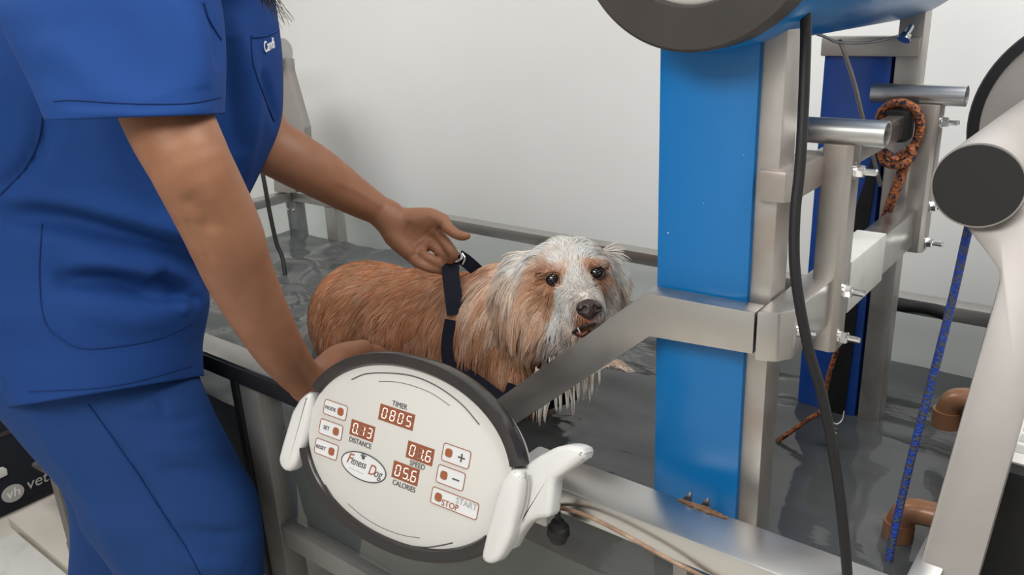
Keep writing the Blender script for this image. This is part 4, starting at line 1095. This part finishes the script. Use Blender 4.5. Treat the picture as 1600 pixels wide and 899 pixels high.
# fur guides: (px, py, depth, comb dx, comb dy, length, lift, colour index, whiteness)
WH = np.array((.99, .955, .90)); CR = np.array((.82, .66, .53)); OR = np.array((.56, .27, .142)); DO = np.array((.40, .16, .075)); GR = np.array((.46, .41, .38)); TN = np.array((.70, .42, .27))
GD = [
 # rump and back: short wet coat combed down and back
 (500, 450, 1.95, -.5, 1, .038, .20, OR), (560, 412, 1.92, -.8, .5, .034, .12, OR), (620, 405, 1.86, -.9, .45, .032, .10, OR), (670, 415, 1.80, -.8, .6, .024, .10, OR),
 (505, 500, 1.90, -.3, 1, .032, .16, OR), (560, 470, 1.83, -.9, .7, .034, .08, OR), (620, 460, 1.76, -.9, .7, .032, .07, OR), (670, 470, 1.72, -.8, .9, .030, .07, OR),
 (540, 530, 1.85, -.3, 1, .028, .10, DO), (600, 520, 1.78, -.5, 1, .024, .08, DO), (660, 520, 1.72, -.5, 1, .024, .08, DO), (600, 570, 1.8, -.3, 1, .02, .08, DO), (680, 560, 1.7, -.2, 1, .024, .08, DO),
 # shoulders and ruff: long shaggy
 (720, 440, 1.72, -.6, .8, .045, .22, OR), (740, 490, 1.66, -.7, .9, .065, .32, OR), (735, 540, 1.64, -.5, 1, .065, .26, OR), (760, 580, 1.58, .1, 1, .055, .2, OR), (765, 425, 1.64, -.8, .3, .055, .30, OR),
 (775, 455, 1.60, -.9, .6, .062, .30, TN), (780, 500, 1.56, -.5, 1, .070, .25, OR), (790, 540, 1.54, -.1, 1, .065, .2, OR), (810, 590, 1.54, .1, 1, .06, .18, DO), (850, 600, 1.5, .2, 1, .06, .18, GR), (800, 475, 1.53, -.5, .9, .075, .25, TN),
 # crown and forehead: white, combed back and out
 (880, 385, 1.47, -.1, -.6, .038, .35, WH), (850, 392, 1.47, -.8, -.2, .045, .30, WH), (825, 405, 1.50, -1, .3, .055, .30, WH), (915, 390, 1.46, .7, -.4, .038, .35, WH), (940, 400, 1.47, 1, .1, .045, .30, WH), (895, 410, 1.43, .0, -1, .024, .12, WH),
 (870, 412, 1.43, -.7, -.5, .026, .25, WH), (925, 405, 1.43, .7, -.4, .024, .25, WH), (955, 415, 1.50, 1, .7, .045, .28, WH),
 # around the eyes
 (845, 432, 1.44, -1, .4, .024, .15, TN), (863, 450, 1.425, -.6, 1, .015, .10, OR), (877, 436, 1.42, -.2, -.9, .008, .10, OR), (849, 440, 1.43, -.8, .6, .018, .12, OR), (863, 422, 1.43, -.5, -.8, .013, .2, OR), (931, 441, 1.425, .4, 1, .008, .10, OR), (945, 430, 1.44, 1, .6, .02, .15, TN), (922, 418, 1.42, .2, -1, .010, .15, OR), (943, 450, 1.44, .8, 1, .028, .12, GR),
 # bridge and muzzle
 (898, 440, 1.41, .0, -1, .010, .04, WH), (906, 460, 1.39, -.2, -1, .009, .04, WH), (890, 462, 1.40, -1, .6, .020, .07, WH), (880, 480, 1.41, -.9, .8, .030, .16, WH), (898, 490, 1.38, -.9, 1, .026, .16, WH), (900, 505, 1.385, -.6, 1, .022, .18, CR), (935, 475, 1.38, 1, .6, .022, .16, WH), (945, 490, 1.42, 1, .9, .030, .16, WH),
 (928, 500, 1.37, .4, 1, .016, .12, GR), (912, 506, 1.355, -.3, 1, .012, .10, DO), (908, 528, 1.385, -.2, 1, .040, .16, GR), (885, 520, 1.42, -.3, 1, .05, .18, GR),
 # cheek and beard, hanging
 (860, 470, 1.43, -.6, 1, .040, .18, TN), (850, 500, 1.44, -.4, 1, .055, .20, TN), (870, 500, 1.43, -.4, 1, .045, .18, WH), (862, 535, 1.45, -.1, 1, .06, .16, GR), (835, 530, 1.46, -.3, 1, .06, .20, TN), (825, 480, 1.48, -.5, 1, .065, .22, TN), (835, 450, 1.46, -.7, 1, .055, .22, TN),
 (815, 440, 1.50, -.5, 1, .065, .22, CR), (808, 480, 1.50, -.4, 1, .07, .22, TN), (815, 520, 1.51, -.2, 1, .07, .2, OR), (820, 560, 1.5, -.0, 1, .065, .16, OR), (845, 565, 1.48, .1, 1, .06, .16, DO),
 (950, 574, 1.72, 1, .4, .012, .05, CR), (990, 598, 1.70, 1, .4, .012, .05, CR),
 (958, 440, 1.50, .6, 1, .045, .2, CR), (965, 470, 1.52, .3, 1, .045, .2, CR), (955, 485, 1.48, .6, 1, .035, .2, CR),
]
GP = np.array([tuple(at(a, b, c)) for a, b, c, *_ in GD])
GDir = np.array([tuple((RT * dx - UP * dy).normalized()) for _, _, _, dx, dy, *_ in GD])
GL = np.array([g_[5] for g_ in GD]); GLift = np.array([g_[6] for g_ in GD]); GC = np.array([g_[7] for g_ in GD])
def guide(P):
    d2 = ((P[:, None, :] - GP[None]) ** 2).sum(-1)
    w_ = 1 / (d2 + .00006) ** 2.2
    w_ /= w_.sum(1)[:, None]
    return w_ @ GDir, w_ @ GL, w_ @ GLift, w_ @ GC
def vnoise(P, s, seed):
    r = np.random.RandomState(seed); o = np.zeros(len(P))
    for i in range(7):
        k = r.normal(0, 1, 3) * s * r.uniform(.6, 1.8); o += np.sin(P @ k + r.uniform(0, 6.3))
    return o / 2.6
def furmat(name, rough):
    m = bpy.data.materials.new(name); m.use_nodes = True
    nt = m.node_tree; p = nt.nodes['Principled BSDF']
    a = nt.nodes.new('ShaderNodeAttribute'); a.attribute_name = 'coat'
    nt.links.new(a.outputs['Color'], p.inputs['Base Color'])
    p.inputs['Roughness'].default_value = rough; p.inputs['Specular IOR Level'].default_value = .2
    return m
M['coat'] = furmat('dog_coat', .55); M['furs'] = furmat('wet_fur', .5)
def setcol(me, Cc):
    a = me.color_attributes.new('coat', 'FLOAT_COLOR', 'POINT')
    a.data.foreach_set('color', np.concatenate([Cc, np.ones((len(Cc), 1))], 1).astype(np.float32).ravel())
_, _, _, bc = guide(V)
bodyd = npmesh('body', V, F, M['coat'])
setcol(bodyd.data, bc * .95)
# roots on the skin
me = bodyd.data
Fq = F
a, b, c_, d_ = (V[Fq[:, i]] for i in range(4))
nrm = np.cross(c_ - a, d_ - b); ar = np.linalg.norm(nrm, axis=1) / 2; nrm /= (np.linalg.norm(nrm, axis=1)[:, None] + 1e-12)
mN = np.zeros(len(me.polygons) * 3); 
ctr = (a + b + c_ + d_) / 4
if f(ctr[::97] + nrm[::97] * .003).mean() < 0: nrm = -nrm
ctr_w = ctr; rs_ = np.random.RandomState(11)
# more strands on the head
headw = np.exp(-((ctr - np.array(tuple(sk))) ** 2).sum(1) / .018)
wgt = ar * (1 + 3.2 * headw) * (ctr[:, 2] > .885)
facing = (nrm * (np.array(tuple(EYE)) - ctr)).sum(1) > -.75
wgt *= np.where(facing, 1, .5)
NS = 62000
pick = rs_.choice(len(ctr), NS, p=wgt / wgt.sum())
u1, u2 = rs_.rand(NS, 1), rs_.rand(NS, 1)
P0 = (a[pick] * (1 - u1) + b[pick] * u1) * (1 - u2) + (d_[pick] * (1 - u1) + c_[pick] * u1) * u2
N0 = nrm[pick]
dr, ln, lf, cl = guide(P0)
# no fur on eyes and nose
keep = np.ones(NS, bool)
for e, r in ((eyeL, .0135), (eyeR, .0135), (nose, .019)):
    keep &= np.linalg.norm(P0 - np.array(tuple(e)), axis=1) > r
P0, N0, dr, ln, lf, cl = (x[keep] for x in (P0, N0, dr, ln, lf, cl)); NS = len(P0)
ln = ln * (.62 + .62 * rs_.rand(NS)) * (1 + .12 * vnoise(P0, 60, 3))
dr = dr + (.10 + .14 * np.exp(-((P0 - np.array(tuple(at(820, 480, 1.5)))) ** 2).sum(1) / .03))[:, None] * np.stack([vnoise(P0, 38, 21), vnoise(P0, 38, 22), vnoise(P0, 38, 23)], 1) + rs_.normal(0, .07, (NS, 3))
tang = dr - N0 * (dr * N0).sum(1)[:, None]
tl = np.linalg.norm(tang, axis=1)[:, None]; tang = tang / (tl + 1e-6)
v0 = tang * (1 - lf[:, None] * .4) + N0 * (lf[:, None] + .06)
v0 /= np.linalg.norm(v0, axis=1)[:, None]
# clumps: wet locks
cell = .011
nC = NS // 16
ci = rs_.choice(NS, nC, replace=False)
from mathutils.kdtree import KDTree
kd = KDTree(nC)
for i, j in enumerate(ci): kd.insert(Vector(P0[j]), i)
kd.balance()
own = np.array([kd.find(Vector(p))[1] for p in P0]); cj = ci[own]
K = 6
grav = np.array((0, 0, -1.0))
path = np.zeros((NS, K, 3)); path[:, 0] = P0 - N0 * .002
v = v0.copy()
for k in range(1, K):
    path[:, k] = path[:, k - 1] + v * (ln / (K - 1))[:, None]
    v = v + grav * (.05 + ln * 2.6)[:, None] * .8 - N0 * .06
    v /= np.linalg.norm(v, axis=1)[:, None]
# keep strands outside the skin
for k in range(1, K):
    dd = f(path[:, k]); bad = dd < .002 + .0006 * k
    path[bad, k] += N0[bad] * (.0022 + .0006 * k - dd[bad])[:, None]
cp_ = path[cj]
amt = np.linspace(0, 1, K) ** 1.2 * .72
tgt = cp_ + (P0 - P0[cj])[:, None, :] * .10
hw = (.42 + .58 * np.exp(-((P0 - np.array(tuple(at(840, 480, 1.5)))) ** 2).sum(1) / .03))[:, None, None]
path = path * (1 - amt[None, :, None] * hw) + tgt * amt[None, :, None] * hw
path[:, 1:, 2] = np.maximum(path[:, 1:, 2], .9105 - .004)
# colours with streaks
br = (1 + .16 * vnoise(P0[cj], 110, 31) + rs_.normal(0, .09, NS))[:, None]
wht = np.clip(vnoise(P0[cj], 85, 33) * .5 + .06 + rs_.normal(0, .12, NS), -.3, .5)[:, None]
neck = np.exp(-((P0 - np.array(tuple(at(790, 480, 1.56)))) ** 2).sum(1) / .006)[:, None]
base = cl * br
base = base + (CR * 1.1 - base) * np.clip(wht * (.35 + 1.3 * neck), 0, .8)
base = base + (DO - base) * np.clip(-wht * .9, 0, .4) * (cl[:, 2:3] < .3)
base = np.clip(base, .01, .93)
rad = (.00034 + .00030 * rs_.rand(NS)) * (1 + ln * 4)
sel_w = cl[:, 2] > .45
prof = np.array([1, 1.05, .95, .8, .55, .12])
tan_ = np.gradient(path, axis=1); tan_ /= np.linalg.norm(tan_, axis=2)[:, :, None] + 1e-9
side = np.cross(tan_, N0[:, None, :]); side /= np.linalg.norm(side, axis=2)[:, :, None] + 1e-9
up_ = np.cross(side, tan_)
VV = []
for k3 in range(3):
    th = 2 * math.pi * k3 / 3 + .5
    VV.append(path + (side * math.cos(th) * 1.3 + up_ * math.sin(th) * .8) * (rad[:, None, None] * prof[None, :, None]))
VV = np.stack(VV, 2).reshape(-1, 3)     # strand, ring, corner
bi = (np.arange(NS) * K * 3)[:, None, None]
kk = (np.arange(K - 1) * 3)[None, :, None]; jj = np.arange(3)[None, None, :]
i0 = bi + kk + jj; i1 = bi + kk + (jj + 1) % 3
FF = np.stack([i0, i1, i1 + 3, i0 + 3], -1).reshape(-1, 4)
shade = np.ones(K)
CC = (base[:, None, None, :] * np.ones((1, K, 3, 1))).reshape(-1, 3)
fur = npmesh('fur', VV, FF, M['furs'], None); fur['kind'] = 'stuff'; fur['label'] = 'shaggy wet orange and white fur'
setcol(fur.data, CC)
dkk(bodyd); dkk(fur)
def clump(name, pts, r, col, par, n=1, sp=.0, seed=0):
    bm = bm_new(); rg = random.Random(seed)
    for i in range(n):
        o_ = RT * rg.uniform(-sp, sp) + UP * rg.uniform(-sp, sp) * .3
        e_ = RT * rg.uniform(-sp, sp) * 1.5
        q = spline([p + o_ + e_ * (j / len(pts)) for j, p in enumerate(pts)], 5)
        add_tube(bm, q, [r, r * .15], 4, cap=False)
    return bm
# beard locks dripping below the brace
bm = bm_new(); rg = random.Random(8)
for i in range(230):
    x = rg.uniform(838, 938); ye = np.interp(x, [835, 860, 890, 915, 940], [650, 664, 652, 636, 600])
    ci_ = int((x + 3 * math.sin(x * .7)) / 10); cr_ = random.Random(ci_); cx = ci_ * 10 + cr_.uniform(1, 9); ye += cr_.uniform(-22, 8) + rg.uniform(-8, 3)
    L_ = 56; y0 = ye - L_; xe = x + (cx - x) * .62 + cr_.uniform(-5, 4)
    d = 1.44 + rg.uniform(-.02, .02)
    add_tube(bm, spline([at(x - 3, y0 - 20, d + .01), at(x, y0 + 12, d), at(x + (xe - x) * .6, y0 + L_ * .6, d), at(xe, y0 + L_, d)], 4), [.0012, .0011, .0010, .0003], 4, cap=False)
o = obj('beard', bm, mat('pale_wet_beard', (.74, .70, .64), .4, noise=(30, (.33, .22, .14), .45, .7)), None); o['label'] = 'pale dripping beard locks'; dkk(o)
# eyes, nose, mouth
M['eye'] = mat('dark_glossy_eye', (.008, .006, .006), .06, 0, .6, coat=1)
M['nose'] = mat('brown_black_nose', (.045, .03, .027), .34, 0, .5, bump=(420, .5, .0008), noise=(45, (.15, .105, .09), .45, .7))
M['mouth'] = mat('dark_lip', (.03, .014, .012), .4)
M['lid'] = mat('dark_eyelid', (.03, .015, .012), .4)
for e in (eyeL, eyeR):
    bm = bm_new(); bmesh.ops.create_uvsphere(bm, u_segments=28, v_segments=18, radius=.0128)
    for v_ in bm.verts: v_.co = Vector(v_.co) + e - HF * .001
    dkk(obj('eye', bm, M['eye'], None))
    bm = bm_new()
    pts = [e + HF * .0055 + HS * (.0128 * math.cos(t_)) + HU * (.0112 * math.sin(t_)) for t_ in [2 * math.pi * i / 24 for i in range(25)]]
    add_tube(bm, pts, .0016, 8); dkk(obj('eyelid', bm, M['lid'], None))
q = Field()
q.ell(nose, (.0195, .0145, .014), .004, HM)
q.ell(nose - HU * .007, (.012, .012, .012), .006, HM)
for s in (-1, 1):
    q.ell(nose + HS * s * .012 - HU * .001 + HF * .001, (.009, .0095, .011), .004, HM)
    q.sub(nose + HS * s * .0088 - HU * .001 + HF * .0145, (.0042, .0048, .008), .003, HM)
    q.sub(nose + HS * s * .0155 - HU * .003 + HF * .009, (.005, .0016, .006), .002, HM)
q.sub(nose - HU * .010 + HF * .016, (.0010, .010, .005), .002, HM)
Vn, Fn = surface(q, np.array(tuple(nose)) - .035, np.array(tuple(nose)) + .035, .0014)
dkk(npmesh('nose', Vn, Fn, M['nose']))
bm = bm_new()
add_tube(bm, spline([at(896, 520, 1.368), at(906, 513, 1.352), at(918, 509, 1.345), at(930, 506, 1.352), at(938, 500, 1.37)], 6), [.003, .0055, .005, .0045, .002], 10)
add_tube(bm, spline([at(896, 520, 1.368), at(902, 524, 1.362), at(912, 524, 1.357), at(922, 518, 1.36)], 6), [.002, .004, .004, .002], 10)
dkk(obj('mouth', bm, M['mouth'], None))
bm = bm_new(); add_tube(bm, [at(903, 512, 1.352), at(906.5, 521, 1.350)], [.0017, .0008], 8)
o = dkk(obj('tooth', bm, M['white'], None))
o = dkk(obj('tongue', add_tube(bm_new(), spline([at(901, 519, 1.362), at(909, 523, 1.352), at(917, 519, 1.354)], 5), [.002, .0038, .002], 10), mat('tongue_pink_brown', (.28, .09, .06), .35), None))

# harness
def strap(name, pts, wdt, th, par, nrmv=None, m=None):
    P_ = spline(pts, 8); bm = bm_new(); rings = []
    for i, p in enumerate(P_):
        t_ = (P_[min(i + 1, len(P_) - 1)] - P_[max(i - 1, 0)]).normalized()
        nn = (nrmv(p) if nrmv else (EYE - p)).normalized(); s_ = t_.cross(nn).normalized(); nn = s_.cross(t_)
        rings.append([bm.verts.new(p + s_ * x * wdt + nn * y * th) for x, y in ((-.5, -.5), (.5, -.5), (.5, .5), (-.5, .5))])
    for A, B in zip(rings, rings[1:]):
        for k in range(4): bm.faces.new((A[k], A[(k + 1) % 4], B[(k + 1) % 4], B[k]))
    bm.faces.new(rings[0]); bm.faces.new(rings[-1])
    bmesh.ops.bevel(bm, geom=list(bm.edges), offset=th * .25, segments=1, affect='EDGES') if False else None
    return dkk(obj(name, bm, m or M['navy'], None, ang=40), par)
har = bpy.data.objects.new('harness', None); C.objects.link(har); har.parent = dog
har['label'] = 'navy blue webbing harness with metal ring'
def hs(*a, **k):
    o = strap(*a, **k); o.parent = har; return o
# girth strap round the body behind the shoulder
gc = at(706, 512, 1.77); 
ax = (sh_ - mid).normalized()
gu = (Vector((0, 0, 1)) - ax * ax.z).normalized(); gv = ax.cross(gu)
if gv.dot(EYE - gc) < 0: gv = -gv
def girth(a_, r=.147): return gc + gu * (r * math.cos(a_)) + gv * (r * .98 * math.sin(a_))
rg0 = at(706, 402, 1.60)
hs('lift_strap', [rg0 + RT * .0, at(704, 425, 1.585), at(708, 460, 1.56), at(712, 492, 1.55)], .033, .004, har)
hs('lift_strap', [at(716, 400, 1.605), at(728, 408, 1.61), at(742, 420, 1.62), at(754, 432, 1.64)], .026, .004, har)
hs('lift_strap', [at(738, 436, 1.635), at(722, 455, 1.62), at(712, 478, 1.615)], .030, .004, har)
hs('side_strap', [at(704, 500, 1.55), at(699, 530, 1.55), at(699, 560, 1.55), at(708, 590, 1.55)], .022, .004, har)
hs('side_strap', [at(700, 565, 1.56), at(735, 592, 1.54), at(765, 614, 1.52), at(800, 640, 1.50)], .030, .005, har)
hs('chest_strap', [at(790, 610, 1.52), at(845, 628, 1.47), at(900, 612, 1.47)], .03, .004, har)
bm = bm_new(); rc_ = at(707, 401, 1.597)
add_tube(bm, [rc_ + RT * (.0175 * math.cos(t_)) + (UP * .75 + FW * .5).normalized() * (.0135 * math.sin(t_)) for t_ in [2 * math.pi * i / 32 for i in range(33)]], .0024, 10)
o = dkk(obj('metal_ring', bm, M['chrome'], None)); o.parent = har; o['label'] = 'silver metal ring'
bm = bm_new(); add_tube(bm, spline([at(722, 396, 1.60), at(726, 404, 1.598), at(722, 414, 1.597)], 6), .002, 8)
o = dkk(obj('metal_ring', bm, M['chrome'], None)); o.parent = har
o = dkk(obj('buckle', add_prism(bm_new(), [at(713, 486, 1.605), at(722, 486, 1.605), at(721, 498, 1.605), at(712, 498, 1.605)], FW * .006, .001), M['black'], None)); o.parent = har
o = dkk(obj('rivet', add_lathe(bm_new(), at(717.5, 491, 1.602), -FW, [(0, .003), (.002, .002)], 10), M['chrome'], None)); o.parent = har
